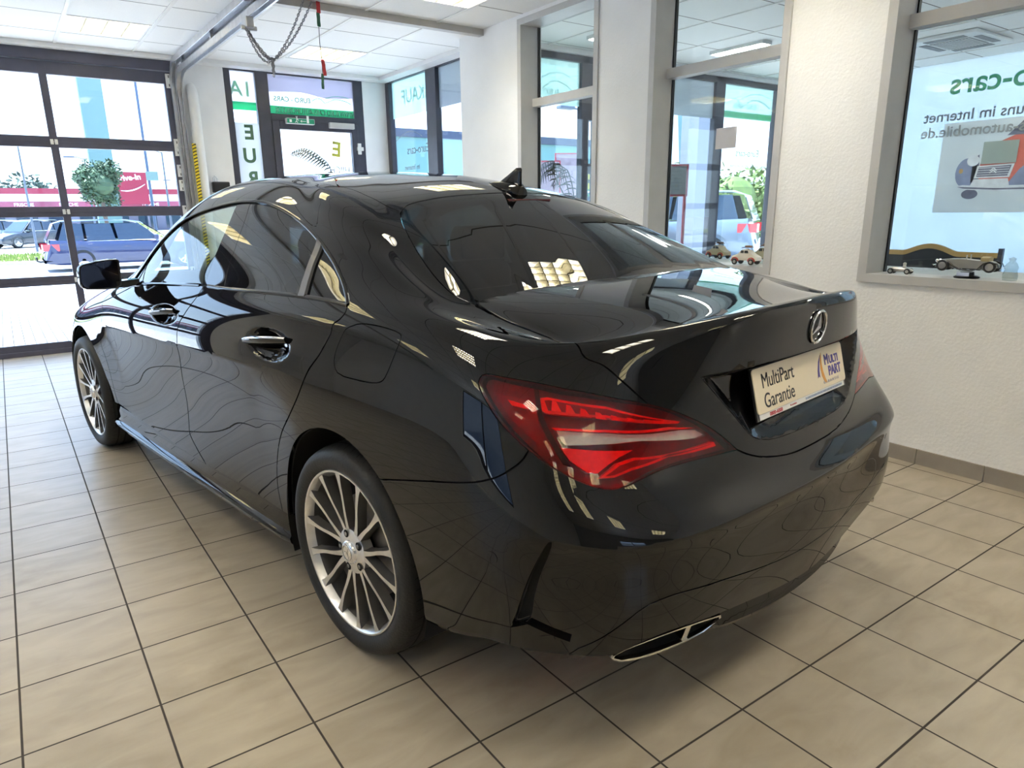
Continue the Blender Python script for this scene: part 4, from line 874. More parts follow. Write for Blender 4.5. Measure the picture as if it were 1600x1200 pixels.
def panel(name,tri,gap,inset,m,parent,mirror=False,both=False,depth=.014):
    """one body panel with rounded, turned-in edges"""
    ids,F=np.unique(tri,return_inverse=True); F=F.reshape(-1,3); P=P3[ids].copy(); N=N3[ids].copy(); Q=UV[ids]
    E=np.sort(np.vstack([F[:,[0,1]],F[:,[1,2]],F[:,[2,0]]]),1); ue,cnt=np.unique(E,axis=0,return_counts=True)
    be=set(map(tuple,ue[cnt==1].tolist()))
    seam=(Q[:,0]<1e-5)|(Q[:,0]>NU-1e-5)|(Q[:,1]>NV-1e-5)
    acc=np.zeros_like(P); ring=[]
    for f in F:
        for a,b,c in ((f[0],f[1],f[2]),(f[1],f[2],f[0]),(f[2],f[0],f[1])):
            if (min(a,b),max(a,b)) in be and not (seam[a] and seam[b]):
                e=P[b]-P[a]; e/=np.linalg.norm(e)+1e-12; w=P[c]-P[a]; w=w-e*(w@e); w/=np.linalg.norm(w)+1e-12
                acc[a]+=w; acc[b]+=w; ring.append((a,b))
    L=np.linalg.norm(acc,axis=1); bd=L>1e-9; inw=np.zeros_like(acc); inw[bd]=acc[bd]/L[bd][:,None]
    inw[seam]=0 if False else inw[seam]*[0,1,1]
    P+=inw*gap; P-=N*inset
    if name=='boot_lid': P+=N*(.008*smooth(9.8,11.8,Q[:,1])*smooth(14.0,14.5,Q[:,0]))[:,None]     # lid stands a little proud of the glass
    n=len(P); bi=np.where(bd)[0]; mp={int(b):i for i,b in enumerate(bi)}; k=len(bi)
    if k and depth>0:
        outw=-inw[bi]; r1=P[bi]-N[bi]*.0012+outw*.0007; r2=P[bi]-N[bi]*depth+outw*.0007
        n1=outw*.9+N[bi]*.25; n1/=np.linalg.norm(n1,axis=1)[:,None]+1e-9
        PP=np.vstack([P,r1,r2]); NN=np.vstack([N,n1,outw])
        FF=[tuple(f) for f in F.tolist()]
        for a,b in ring:
            i,j=mp[int(a)],mp[int(b)]
            FF.append((int(b),int(a),n+i,n+j)); FF.append((n+j,n+i,n+k+i,n+k+j))
    else: PP,NN,FF=P,N,[tuple(f) for f in F.tolist()]
    def mir(PP,NN,FF): return PP*[-1,1,1],NN*[-1,1,1],[f[::-1] for f in FF]
    if both:
        P2,N2,F2=mir(PP,NN,FF); q=len(PP)
        return mesh_obj(name,np.vstack([PP,P2]),FF+[tuple(i+q for i in f) for f in F2],np.vstack([NN,N2]),m,parent)
    if mirror: PP,NN,FF=mir(PP,NN,FF)
    return mesh_obj(name,PP,FF,NN,m,parent)
CENTRAL={'rear_window','windscreen','plate_recess','boot_lid','diffuser','rear_bumper','bonnet','front_bumper','roof'}
parts={}
order=[n for n in ('body_side','front_wing','front_bumper','bonnet','roof','windscreen','front_door','rear_door','mirror_triangle','front_door_window','door_pillar','rear_door_window','window_bar','quarter_window','rear_window','boot_lid','plate_recess','rear_bumper','diffuser','bumper_vent','fuel_flap','tail_lamp','clear_lens')]
subs={'front_door_window':'front_door','mirror_triangle':'front_door','rear_door_window':'rear_door','door_pillar':'rear_door','window_bar':'rear_door','quarter_window':'rear_door','plate_recess':'boot_lid','bumper_vent':'rear_bumper','diffuser':'rear_bumper','fuel_flap':'body_side','clear_lens':'tail_lamp'}
for n in order:
    T=TR[lab==n]
    if len(T)==0: print('EMPTY PANEL',n); continue
    m=MT[ROOT_M.get(n,'paint')]; g=GAP.get(n,.0024); ins_=INSET.get(n,0); dp=.004 if n in ('front_door_window','rear_door_window','quarter_window','rear_window','windscreen') else (.012 if n!='tail_lamp' else .006)
    if n in('plate_recess','clear_lens'): dp=0
    if n in CENTRAL: parts[n]=[panel(n,T,g,ins_,m,parts[subs[n]][0] if n in subs else car,both=True,depth=dp)]
    else:
        parts[n]=[panel(n,T,g,ins_,m,parts[subs[n]][0] if n in subs else car,depth=dp)]
        if n!='fuel_flap': parts[n].append(panel(n,T,g,ins_,m,parts[subs[n]][-1] if n in subs else car,mirror=True,depth=dp))
        else: panel('body_side_insert',T,0,0,m,parts['body_side'][1],mirror=True,depth=0)
# dark inner shell behind every gap
T=TR[np.array([l not in ('-','front_door_window','rear_door_window','quarter_window','rear_window','windscreen','plate_recess','tail_lamp','clear_lens','bumper_vent') for l in lab])]
def shell(T,d,name,m):
    ids,F=np.unique(T,return_inverse=True); F=F.reshape(-1,3); P=P3[ids]-N3[ids]*d; N=-N3[ids]
    q=len(P); return mesh_obj(name,np.vstack([P,P*[-1,1,1]]),[tuple(f[::-1]) for f in F.tolist()]+[tuple(i+q for i in f) for f in F.tolist()],np.vstack([N,N*[-1,1,1]]),m,car)
shell(T,.017,'inner_shell',MT['liner'])
# window surround strips, flush bright-black mouldings along the side glass
def strip_along(curve,name,m,parent,mirror,w=.009,h=.004,off=(0,0)):
    c=np.array(curve); p,n=body(c[:,0],c[:,1]); t=np.gradient(p,axis=0); t/=np.linalg.norm(t,axis=1)[:,None]+1e-9; s=np.cross(n,t)
    if mirror: p=p*[-1,1,1];n=n*[-1,1,1];s=s*[-1,1,1]
    prof=[(-w/2,-.004),(-w/2,h*.5),(-w/4,h),(w/4,h),(w/2,h*.5),(w/2,-.004)]
    mb=MB().loft([[tuple(p[i]+s[i]*(a+off[0])+n[i]*(b+off[1])) for a,b in prof] for i in range(len(p))],True,True)
    return mb.build(name,m,parent,smooth=50)
for mi,(bs,fd,rd) in enumerate(((parts['body_side'][0],parts['front_door'][0],parts['rear_door'][0]),(parts['body_side'][1],parts['front_door'][1],parts['rear_door'][1]))):
    strip_along(cv['dlo_top'],'roof_moulding',MT['gloss'],bs,mi,.012,.004)
    db_=cv['dlo_bottom']; um=cv['gap_mid'][0,0]
    strip_along(db_[db_[:,0]<um-.02],'waist_moulding',MT['gloss'],fd,mi,.013,.003); strip_along(db_[db_[:,0]>um+.02],'waist_moulding',MT['gloss'],rd,mi,.013,.003)
# ---- tail lamps: glowing-red reflectors behind the red lens
LT=TR[(lab=='tail_lamp')|(lab=='clear_lens')]
def lamp_piece(poly,d0,d1,name,m,parent,mirror,step=.06):
    c=[np.array(poly[0])]
    for a,b in zip(poly[:-1],poly[1:]):
        a=np.array(a);b=np.array(b);k=max(1,int(np.linalg.norm(b-a)/step))
        for j in range(1,k+1): c.append(a+(b-a)*j/k)
    c=np.array(c[:-1]); n=len(c)
    g=dots(np.array(c),.05,.05)
    if len(g): 
        dd=np.array([np.min(np.linalg.norm(c-q,axis=1)) for q in g]); g=g[dd>.03]
    pts=[Vector(q) for q in np.vstack([c,g]) ]
    r=delaunay_2d_cdt(pts,[(i,(i+1)%n) for i in range(n)],[],1,1e-5)
    q=np.array([tuple(p) for p in r[0]]); F=[tuple(f) for f in r[2]]
    p,nn=body(q[:,0],q[:,1])
    E={}
    for f in F:
        for i in range(len(f)):
            a,b=f[i],f[(i+1)%len(f)]; E[(a,b)]=1
    bd=[(a,b) for (a,b) in E if (b,a) not in E]
    top=p-nn*d0; bot=p-nn*d1; k=len(p)
    V=np.vstack([top,bot]); FF=F+[tuple(i+k for i in f[::-1]) for f in F]+[(b,a,a+k,b+k) for a,b in bd]
    if mirror: V=V*[-1,1,1]
    return MB().add(V.tolist(),FF).build(name,m,parent,smooth=40)
for mi in (0,1):
    L=parts['tail_lamp'][mi]
    ids,F=np.unique(LT,return_inverse=True); F=F.reshape(-1,3); P=P3[ids]-N3[ids]*.034
    if mi: P=P*[-1,1,1]
    mesh_obj('reflector_back',P,F if not mi else F[:,::-1],None,MT['red_dark'],L)
    lamp_piece(FT['l_outer'],.022,.033,'side_reflector',mat('mid_red_reflector',(.20,.010,.008),.3,coat=.4,noise=.2,nscale=50) if not mi else bpy.data.materials['mid_red_reflector'],L,mi)
    bar=lamp_piece(FT['l_bar'],.012,.026,'light_bar',MT['red'],L,mi)
    lamp_piece(FT['l_bar_in'],.0105,.0125,'bar_cover',MT['red_dark'],L,mi)
    a=np.array(FT['l_bar_in'][1]);b=np.array(FT['l_bar_in'][3]);c=np.array(FT['l_bar_in'][5])
    for k in range(7):
        t0=.03+.135*k; p0=a+(b-a)*t0; p1=c+(b-c)*t0; p2=c+(b-c)*(t0+.10); p3=a+(b-a)*(t0+.04)
        lamp_piece([tuple(p0),tuple(p3),tuple(p2),tuple(p1),tuple(p0)],.0085,.0103,'led_cell',MT['red'] if k<7 else MT['red_dark'],L,mi)
    lamp_piece(FT['l_clear'],.010,.026,'reversing_strip',MT['clear'],L,mi)
    lamp_piece(FT['l_red_line'],.0085,.024,'light_line',MT['red'],L,mi)
    lamp_piece(FT['l_wedge'],.016,.03,'brake_reflector',MT['red'],L,mi)
    lamp_piece(FT['l_low'],.013,.028,'lower_guide',MT['red'],L,mi); lamp_piece(FT['l_low_in'],.0115,.0135,'guide_cover',bpy.data.materials['mid_red_reflector'],L,mi)
    lamp_piece(FT['l_side'],.010,.024,'side_marker',MT['red'],L,mi)
    lamp_piece(FT['l_div'],.008,.03,'divider',MT['matt'],L,mi)
# ---- bumper vents' blades
for mi in (0,1):
    lamp_piece(FT['blade'],-.012,.01,'vent_blade',MT['gloss'],parts['rear_bumper'][0],mi)
    c=np.array([(13.15+.055*math.cos(a),4.07+.13*math.sin(a)) for a in np.linspace(0,2*math.pi,21)])
    lamp_piece([tuple(q) for q in c],-.0006,.004,'parking_sensor',MT['paint'],parts['rear_bumper'][0],mi)
for uu in (15.3,16.5):
    for mi in (0,1):
        c=np.array([(uu+.032*math.cos(a),4.5+.13*math.sin(a)) for a in np.linspace(0,2*math.pi,21)])
        lamp_piece([tuple(q) for q in c],-.0006,.004,'parking_sensor',MT['paint'],parts['rear_bumper'][0],mi)
# ---- side skirts
for mi in (0,1):
    s=-1 if mi==0 else 1; rows=[]
    for y in np.linspace(.385,2.33,42):
        e=smooth(0,.10,min(y-.385,2.33-y)+.02); k=.004*math.sin((y-.3)*1.5)
        prof=[(.825,.330),(.851,.318),(.858,.292),(.856,.262),(.862,.243),(.8725+k,.236),(.879+k,.226),(.876+k,.212),(.866,.200),(.835,.192),(.72,.19),(.70,.24)]
        rows.append([(s*(.80+(a-.80)*(.86+.14*e)),y,b) for a,b in prof])
    MB().loft(rows,True,True).build('side_skirt',MT['paint'],car,smooth=32)
# ---- underbody and wheel housings
u=MB().box((-.55,-.45,.235),(.55,3.20,.27)).box((-.69,.42,.20),(.69,2.28,.24))
for yc in (0.012,2.70):
    pass
u.build('underbody',MT['matt'],car)
for s in (-1,1):
    for yc,rr_ in ((.012,.372),(2.70,.376)):
        Mx=Matrix.Translation((0,yc,.318))@Matrix.Rotation(math.pi/2,4,'Y')
        m=MB().lathe([(rr_,s*.868),(rr_+.004,s*.80),(rr_+.004,s*.60),(.01,s*.58)],48,Mx,math.radians(70),math.radians(290))
        m.build('wheel_housing',MT['matt'],car,smooth=40)
# ---- wheels: tyre, 14-spoke rim, cap, bolts, disc
def wheel(cx,cy,s,parent):
    Mx=Matrix.Translation((cx,cy,.318))@Matrix.Rotation(math.pi/2*s,4,'Y')     # local z points outwards
    # rim: barrel + lip
    R=.246
    rim=MB().lathe([(.232,-.19),(.238,-.185),(.226,-.16),(.222,-.05),(.228,-.022),(.2345,-.010),(.2375,-.003),(.2405,.0005),(.2455,.0005),(.2475,-.004),(.2475,-.012),(.243,-.02),(.235,-.03)],72,Mx)
    ro=rim.build('wheel',MT['alloy'],parent,smooth=35)
    MB().lathe([(.2215,-.155),(.2200,-.05),(.2265,-.022)],72,Mx).build('rim_barrel',MT['alloy_dark'],ro,smooth=40)
    face=MB(); sides=MB()
    for k in range(14):
        a=2*math.pi*k/14+.11
        pts=[]
        rs=np.linspace(.060,.238,9)
        # spokes leave the hub in pairs and run out straight
        sh=(.11 if k%2==0 else -.11)
        L_,R_=[],[]
        for r in rs:
            t=(r-.060)/.178
            ang=a+sh*(1-min(1,t*1.8))*0.9
            w=.0085-.0030*math.sin(math.pi*min(1,t*1.05)); w+= .004*max(0,(t-.86)/.14)
            h=-.004-.017*(1-t)**1.2*0-.020*math.sin(math.pi*t*.5+.0)*0 -.013*(1-t)
            c=Vector((r*math.cos(ang),r*math.sin(ang),h)); n=Vector((-math.sin(ang),math.cos(ang),0))
            L_.append(c+n*w); R_.append(c-n*w)
        base=len(face.v)
        face.loft([[Mx@(l),Mx@(r)] for l,r in zip(L_,R_)])
        dz=Vector((0,0,-.0015))
        sides.loft([[Mx@(l+Vector((0,0,-.0006))),Mx@(l+(l-r)*.10+Vector((0,0,-.030))),Mx@(r+(r-l)*.10+Vector((0,0,-.030))),Mx@(r+Vector((0,0,-.0006)))] for l,r in zip(L_,R_)])
    face.build('spoke_face',MT['alloy'],ro,smooth=30); sides.build('spoke_sides',MT['alloy_dark'],ro,smooth=30)
    MB().lathe([(.03,-.010),(.044,-.011),(.060,-.0145),(.068,-.018),(.070,-.03),(.066,-.05)],48,Mx).build('hub_face',MT['alloy'],ro,smooth=35)
    cap=MB().lathe([(.0,.001),(.018,.001),(.030,-.001),(.0345,-.005),(.0365,-.012)],40,Mx).build('centre_cap',MT['chrome'],ro,smooth=40)
    m=MB()
    for k in range(3):
        a=math.pi/2+k*2*math.pi/3; c_,s_=math.cos(a),math.sin(a); q=Vector((-s_,c_,0)); d=Vector((c_,s_,0))
        m.add([Mx@(d*.021+Vector((0,0,.0012))),Mx@(q*.003+Vector((0,0,.0022))),Mx@(Vector((0,0,.0035))),Mx@(-q*.003+Vector((0,0,.0022)))],[(0,1,2),(0,2,3)])
    m.tube([Mx@Vector((.0235*math.cos(a),.0235*math.sin(a),.0012)) for a in np.linspace(0,2*math.pi,33)[:-1]],.0012,6,closed=True)
    m.build('cap_emblem',MT['satin'],ro)
    for k in range(5):
        a=2*math.pi*k/5+math.pi/2; Mb=Mx@Matrix.Translation((.054*math.cos(a),.054*math.sin(a),-.022))
        MB().lathe([(0,.0115),(.0105,.0115),(.0125,.0103)],16,Mb).build('bolt_hole',MT['matt'],ro); MB().lathe([(0,.0135),(.005,.0135),(.0065,.012)],6,Mb).build('wheel_bolt',MT['disc'],ro)
    MB().lathe([(.06,-.06),(.150,-.062),(.155,-.066),(.155,-.082),(.06,-.085)],48,Mx).build('brake_disc',MT['disc'],ro,smooth=35)
    MB().lathe([(.0,-.11),(.222,-.11)],32,Mx).build('brake_shield',MT['matt'],ro)
    a0=math.radians(150 if s<0 else 30); MB().lathe([(.10,-.05),(.165,-.05),(.168,-.09),(.10,-.09),(.10,-.05)],12,Mx,a0-.45,a0+.45).build('brake_caliper',MT['alloy_dark'],ro,smooth=35)
    prof=[(.236,-.012),(.2455,-.004),(.2555,.004),(.268,.009),(.283,.0095),(.296,.005),(.3035,-.003),(.3085,-.014),(.3130,-.030),(.3155,-.055),(.3180,-.085)]
    full=prof+[(r,-.206-h) for r,h in prof[::-1]]
    ty=MB().lathe(full,96,Mx).build('tyre',MT['rubber'],ro,smooth=40)
    m=MB()
    for h in (-.045,-.080,-.126,-.161): m.lathe([(.3178 if h in(-.080,-.126) else .3155,h-.004),(.3184 if h in(-.080,-.126) else .3163,h-.004),(.3184 if h in(-.080,-.126) else .3163,h+.004)],96,Mx)
    m.build('tread_groove',MT['matt'],ro)
    m=MB()
    for k in range(60):
        a=2*math.pi*k/60
        for h0,h1,da in ((-.016,-.040,.03),(-.19,-.166,-.03)):
            p=[]
            for q in np.linspace(0,1,5):
                h=h0+(h1-h0)*q; r=np.interp(abs(h+.103),[0,.02,.05,.075,.09],[.3184,.3182,.3162,.3136,.3098])
                p.append([Mx@Vector((r*math.cos(a+da*q-.004),r*math.sin(a+da*q-.004),h)),Mx@Vector((r*math.cos(a+da*q+.004),r*math.sin(a+da*q+.004),h))])
            m.loft(p)
    m.build('tread_sipes',MT['matt'],ro)
    return ro
for s in (-1,1):
    for y in (.005,2.70): wheel(s*.877,y,s,car)
# ---- door handles
def handle(uvs,parent,mirror):
    p,n=body(np.array([a for a,_ in uvs]),np.array([b for _,b in uvs]))
    if mirror: p=p*[-1,1,1]; n=n*[-1,1,1]
    m=len(p); rows=[];rows2=[]
    for i in range(m):
        t=i/(m-1); o=.016*math.sin(math.pi*min(1,max(0,(t*.92+.04))))**.45
        h=.0125*(.75+.25*math.sin(math.pi*t)); c=p[i]+n[i]*o; up=np.array([0,0,1.])
        rows.append([tuple(c+up*h*a+n[i]*b) for a,b in ((-1,-.010),(-1.05,-.002),(-.6,.005),(.2,.0065),(.9,.003),(1,-.006),(.5,-.012),(-.5,-.013))])
        rows2.append([tuple(c+up*h*a+n[i]*b) for a,b in ((.30,.0070),(.36,.0078),(.82,.0050),(.88,.0038))])
    MB().loft(rows,True,True).build('door_handle',MT['gloss'],parent,smooth=50)
    MB().loft(rows2).build('handle_trim',MT['chrome'],parent,smooth=60)
for mi in (0,1):
    handle([(9.50+.74*t,7.10+.33*t) for t in np.linspace(0,1,14)],parts['rear_door'][mi],mi)
    handle([(7.22+.66*t,7.22+.25*t) for t in np.linspace(0,1,14)],parts['front_door'][mi],mi)
# ---- door mirrors
def door_mirror(s):
    sec=[(0,1.0),(.018,1.02),(.045,.97),(.075,.80),(.098,.50),(.108,.18)]
    outl=[(.858,1.072),(.868,1.079),(.90,1.079),(.955,1.073),(1.005,1.062),(1.018,1.052),(1.024,1.03),(1.026,.985),(1.018,.964),(1.0,.955),(.94,.950),(.885,.951),(.868,.957),(.861,.972)]
    cx=.945;cz=1.012; rows=[]
    for d,k in sec: rows.append([(s*(cx+(x-cx)*k),1.845+d-.06*(x-.94)*-.3,cz+(z-cz)*k) for x,z in outl])
    mir=MB().loft(rows,True).add(rows[-1],[tuple(range(len(outl)))]).build('door_mirror',MT['paint'],car,smooth=45)
    k0=.985; MB().loft([[(s*(cx+(x-cx)*k),y_+.018*(x-.94),cz+(z-cz)*k) for x,z in outl] for k,y_ in ((1.0,1.845),(.97,1.841),(.93,1.842),(.90,1.852))],True).build('mirror_rim',MT['black'],mir,smooth=50)
    P=[(s*(cx+(x-cx)*.905),1.851+.018*(x-.94),cz+(z-cz)*.905) for x,z in outl]
    MB().add(P+[(x,y+.004,z) for x,y,z in P],[tuple(range(len(P))),tuple(range(len(P),2*len(P)))[::-1]]).build('mirror_glass',mat('mirror_glass',(.07,.07,.085),.03,metal=1,noise=.02,nscale=50) if s<0 else bpy.data.materials['mirror_glass'],mir)
    MB().loft([[(s*x,y_+dy,z) for x,y_,z in ring] for dy,ring in ((0,[(.80,1.80,.965),(.80,1.86,.965),(.80,1.86,.99),(.80,1.80,.99)]),(0,[(.845,1.83,.955),(.845,1.90,.955),(.845,1.90,.985),(.845,1.83,.985)]),(0,[(.90,1.86,.952),(.90,1.93,.952),(.90,1.93,.978),(.90,1.86,.978)]))],True,True).build('mirror_arm',MT['gloss'],mir,smooth=40)
door_mirror(-1); door_mirror(1)
# ---- shark-fin aerial
ay,az=.245,1.343
rows=[]
for t,yy,w,hh in ((0,.085,.004,.006),(.1,.07,.022,.014),(.3,.04,.034,.022),(.5,.0,.040,.030),(.7,-.04,.040,.036),(.85,-.07,.034,.04),(1,-.088,.022,.03)):
    rows.append([(w*math.cos(a)*(1),ay+yy,az+.022*yy/.09*1.0-.010+hh*max(0,math.sin(a))**.8) for a in np.linspace(-.25,math.pi+.25,13)])
fin=MB().loft(rows,False,True).build('roof_aerial',MT['gloss'],car,smooth=50)
m=MB(); rows=[]
for h,y0_,y1_,w in ((0,.05,-.083,.012),(.02,.02,-.083,.0085),(.038,-.018,-.083,.0065),(.052,-.045,-.084,.005),(.058,-.055,-.08,.003)):
    rows.append([(w*math.sin(a)*(.55+.45*math.sin(a/2) if 0 else 1),ay+(y0_+y1_)/2+(y0_-y1_)/2*math.cos(a),az+.004+h+.012*0) for a in np.linspace(0,2*math.pi,25)[:-1]])
m.loft(rows,True,True).build('fin',MT['gloss'],fin,smooth=60)
# ---- emblem on the boot lid
def boot_pt(x,z):
    q=np.array([16.6,8.2])
    for _ in range(25):
        pp=body(np.array([q[0],q[0]+1e-3,q[0]]),np.array([q[1],q[1],q[1]+1e-3]))[0][:,[0,2]]
        J=np.array([(pp[1]-pp[0])/1e-3,(pp[2]-pp[0])/1e-3]).T; st=np.clip(np.linalg.solve(J,np.array([-abs(x),z])-pp[0]),-.3,.3); q=np.clip(q+st,[13,5],[17,13])
    p,n=body(q[:1],q[1:]); return p[0][1],n[0]
ez=.966; ey,en=boot_pt(.001,ez)
zax=Vector((0,float(en[1]),float(en[2]))).normalized(); xax=Vector((1,0,0)); yax=zax.cross(xax)
ME=frame_matrix((0,ey+zax.y*.004,ez+zax.z*.004),xax,yax)
em=MB().tube([ME@Vector((.041*math.cos(a),.041*math.sin(a),0)) for a in np.linspace(0,2*math.pi,49)[:-1]],.0034,10,closed=True)
for k in range(3):
    a=math.pi/2+k*2*math.pi/3; d=Vector((math.cos(a),math.sin(a),0)); q=Vector((-d.y,d.x,0)); o=Vector((0,0,0))
    em.add([ME@p for p in (d*.040,q*.0050+d*.0029,-q*.0050+d*.0029,Vector((0,0,.006)),q*.0050+d*.0029+Vector((0,0,-.004)),-q*.0050+d*.0029+Vector((0,0,-.004)),d*.040+Vector((0,0,-.004)))],[(0,1,3),(0,3,2),(0,6,4,1),(0,2,5,6),(1,2,3)] if 0 else [(0,1,3),(0,3,2),(0,6,4,1),(0,2,5,6)])
em.build('emblem',MT['chrome'],parts['boot_lid'][0],smooth=30)['label']='chrome ring emblem with three-pointed star'
# ---- advertising plate in the plate bay
pz0,pz1=.780,.889; py0,py1=-.8905,-.862
px=Vector((1,0,0)); pyv=Vector((0,py1-py0,pz1-pz0)).normalized(); MP=frame_matrix((0,(py0+py1)/2,(pz0+pz1)/2),px,pyv)   # local z points backwards
cream=mat('cream_plate',(.80,.70,.52),.28,coat=.3,noise=.02); ink=mat('black_ink',(.01,.01,.012),.4,noise=.05)
m=MB(); hw,hh,rr=.26,.055,.010
poly=[]
for cx_,cy_,a0 in ((hw-rr,hh-rr,0),(-hw+rr,hh-rr,90),(-hw+rr,-hh+rr,180),(hw-rr,-hh+rr,270)):
    for a in range(0,91,15): poly.append((cx_+rr*math.cos(math.radians(a0+a)),cy_+rr*math.sin(math.radians(a0+a))))
pl=m.prism(poly,.0025,MP,0).build('number_plate',cream,parts['boot_lid'][0]); pl['label']='cream advertising plate lettered MultiPart Garantie'
MB().prism([(-.262,-.0715),(.262,-.0715),(.262,.057),(-.262,.057)],.004,MP,-.0055).build('plate_holder',MT['black'],parts['boot_lid'][0])
def ptext(nm,st,size,m_,x,y,xs=1,b=0): return text(nm,st,size,m_,pl,MP@Matrix.Translation((x,y,.0028)),.0004,xscale=xs,bold=b)
ptext('lettering','MultiPart',.0515,ink,-.222,.004,.90,.0001); ptext('lettering','Garantie',.0515,ink,-.222,-.045,.90,.0001)
violet=mat('violet_ink',(.055,.035,.26),.4,noise=.05); orange=mat('orange_ink',(.70,.30,.03),.4,noise=.05)
ptext('lettering','M',.040,violet,.136,.006,.9,.0014); ptext('lettering','ULTI',.030,violet,.168,.006,.95,.0012); ptext('lettering','PART',.036,violet,.155,-.026,.95,.0014)
ptext('lettering','G A R A N T I E',.011,mat('pale_violet_ink',(.35,.32,.42),.5,noise=.05),.115,-.044,1.35)
def arc_shape(x0,y0,pts,m_): MB().prism([(x0+a,y0+b) for a,b in pts],.0006,MP,.0026).build('logo_arc',m_,pl)
arc_shape(.085,-.035,[(0,.012),(.004,.032),(.014,.055),(.030,.072),(.020,.050),(.014,.030),(.013,.012),(.007,.016)],violet)
arc_shape(.100,-.040,[(.022,.082),(.012,.062),(.008,.040),(.012,.018),(.024,.0),(.040,-.004),(.030,.010),(.022,.030),(.019,.052)],orange)
MB().prism([(-.25,-.0695),(.25,-.0695),(.25,-.0565),(-.25,-.0565)],.0012,MP,-.0012).build('plate_strip',MT['white'],parts['boot_lid'][0])['label']='white dealer strip below the plate with red and grey print'
redi=mat('red_ink',(.45,.02,.04),.4,noise=.05)
text('lettering','0800-6000',.0125,redi,parts['boot_lid'][0],MP@Matrix.Translation((-.20,-.0675,.0003)),.0003,xscale=1.25,bold=.0004); text('lettering','Kostenlos',.007,redi,parts['boot_lid'][0],MP@Matrix.Translation((-.09,-.065,.0003)),.0003,xscale=1.3)
MB().prism([(-.0,-.066),(.235,-.066),(.235,-.060),(-.0,-.060)],.0003,MP,.0001).build('small_print',mat('blue_grey_ink',(.25,.30,.42),.5,noise=.35,nscale=120),parts['boot_lid'][0])
# ---- exhaust tips and the black lip between them
for sx in (-1,1):
    A_=np.array([-.7450,-.8511,0]); B_=np.array([-.4690,-.9446,0]); nin=np.array([.32,.947,0])
    outl=[(0,.343),(.10,.350),(.235,.3535),(.42,.3575),(.60,.360),(.80,.3625),(1.0,.3625),(1.005,.355),(.95,.346),(.836,.331),(.662,.319),(.438,.3135),(.234,.3135),(.06,.322),(-.012,.336)]
    cx_=.47;cz_=.3385
    def ring(k,kz,d):
        return [tuple((A_+(B_-A_)*(cx_+(f-cx_)*k)+nin*d+np.array([0,0,cz_+(z-cz_)*kz]))*np.array([-sx,1,1])) for f,z in outl]
    ex_=MB().loft([ring(1.0,1.0,.10),ring(1.0,1.0,.004),ring(.995,.96,-.002),ring(.965,.78,-.001),ring(.955,.70,.010)],True).build('exhaust_trim',MT['satin'],car,smooth=40)
    MB().loft([ring(.955,.70,.010),ring(.93,.62,.09)],True).add(ring(.93,.62,.09),[tuple(range(len(outl)))]).build('exhaust_mouth',MT['matt'],ex_)
    q=(A_+(B_-A_)*.66+np.array([0,0,.325])+nin*.004); t_=(B_-A_)/np.linalg.norm(B_-A_)
    V=[]
    for d in (0,.03):
        for f,z in ((-.008,-.004),(.006,-.004),(.022,.034),(.008,.034)): V.append(tuple((q+t_*f+nin*d+np.array([0,0,z]))*np.array([-sx,1,1])))
    MB().add(V,[(0,1,2,3),(7,6,5,4),(0,4,5,1),(1,5,6,2),(2,6,7,3),(3,7,4,0)]).build('exhaust_rib',MT['satin'],ex_)
xs_=np.linspace(-.47,.47,33); rows=[]
for x in xs_:
    e=smooth(0,.12,.49-abs(x)); y=-.948+.075*(abs(x)/.47)**2.2; zb=.250+.05*(1-e)+.012*(abs(x)/.47)**2; zt=.312+.052*(abs(x)/.47)**2+.006
    rows.append([(x,y+.018,zt),(x,y+.008,(zt*.4+zb*.6)),(x,y+.002,zb+.012),(x,y+.010,zb),(x,y+.06,zb),(x,y+.10,zb+.03),(x,y+.10,zt)])
lip=MB().loft(rows,True,True).build('diffuser_lip',MT['gloss'],parts['rear_bumper'][0],smooth=35)
# ---- interior
seat_m=mat('black_seat_cover',(.02,.02,.022),.75,noise=.3,nscale=40); beige=mat('pale_headliner',(.35,.35,.33),.9,noise=.1)
def seat(x,y,w,parent,hr=1.20):
    t=MB().loft([[(x+a*w,y+b,c) for a,c in ((-.5,.34),(-.52,.46),(-.44,.50),(.44,.50),(.52,.46),(.5,.34))] for b in (.0,.12,.34,.46)],True,True).build('car_seat',seat_m,parent,smooth=50)
    MB().loft([[(x+a*w*k,y+b+d,c) for a,d in ((-.5,-.06),(-.52,.03),(-.3,.06),(.3,.06),(.52,.03),(.5,-.06),(.3,-.09),(-.3,-.09))] for b,c,k in ((0,.44,.95),(-.05,.62,1),(-.12,.85,.96),(-.17,1.0,.72),(-.18,1.03,.6))],True,True).build('seat_back',seat_m,t,smooth=50)
    MB().loft([[(x+a*.13*k,y-.20+b,c) for a,b in ((-1,-.04),(-1,.04),(1,.04),(1,-.04))] for c,k in ((hr-.15,.85),(hr-.13,1),(hr-.04,1),(hr,.8))],True,True).build('headrest',seat_m,t,smooth=50)
seat(-.37,1.02,.50,car); seat(.37,1.02,.50,car); seat(-.33,.26,.55,car,1.115); seat(.33,.26,.55,car,1.115)
m=MB().loft([[(x,y,z) for y,z in ((1.78,.80),(1.80,.95),(1.90,1.0),(2.2,.985),(2.42,.955),(2.42,.70),(1.85,.66))] for x in np.linspace(-.70,.70,9)],True,True).build('dashboard',seat_m,car,smooth=40)
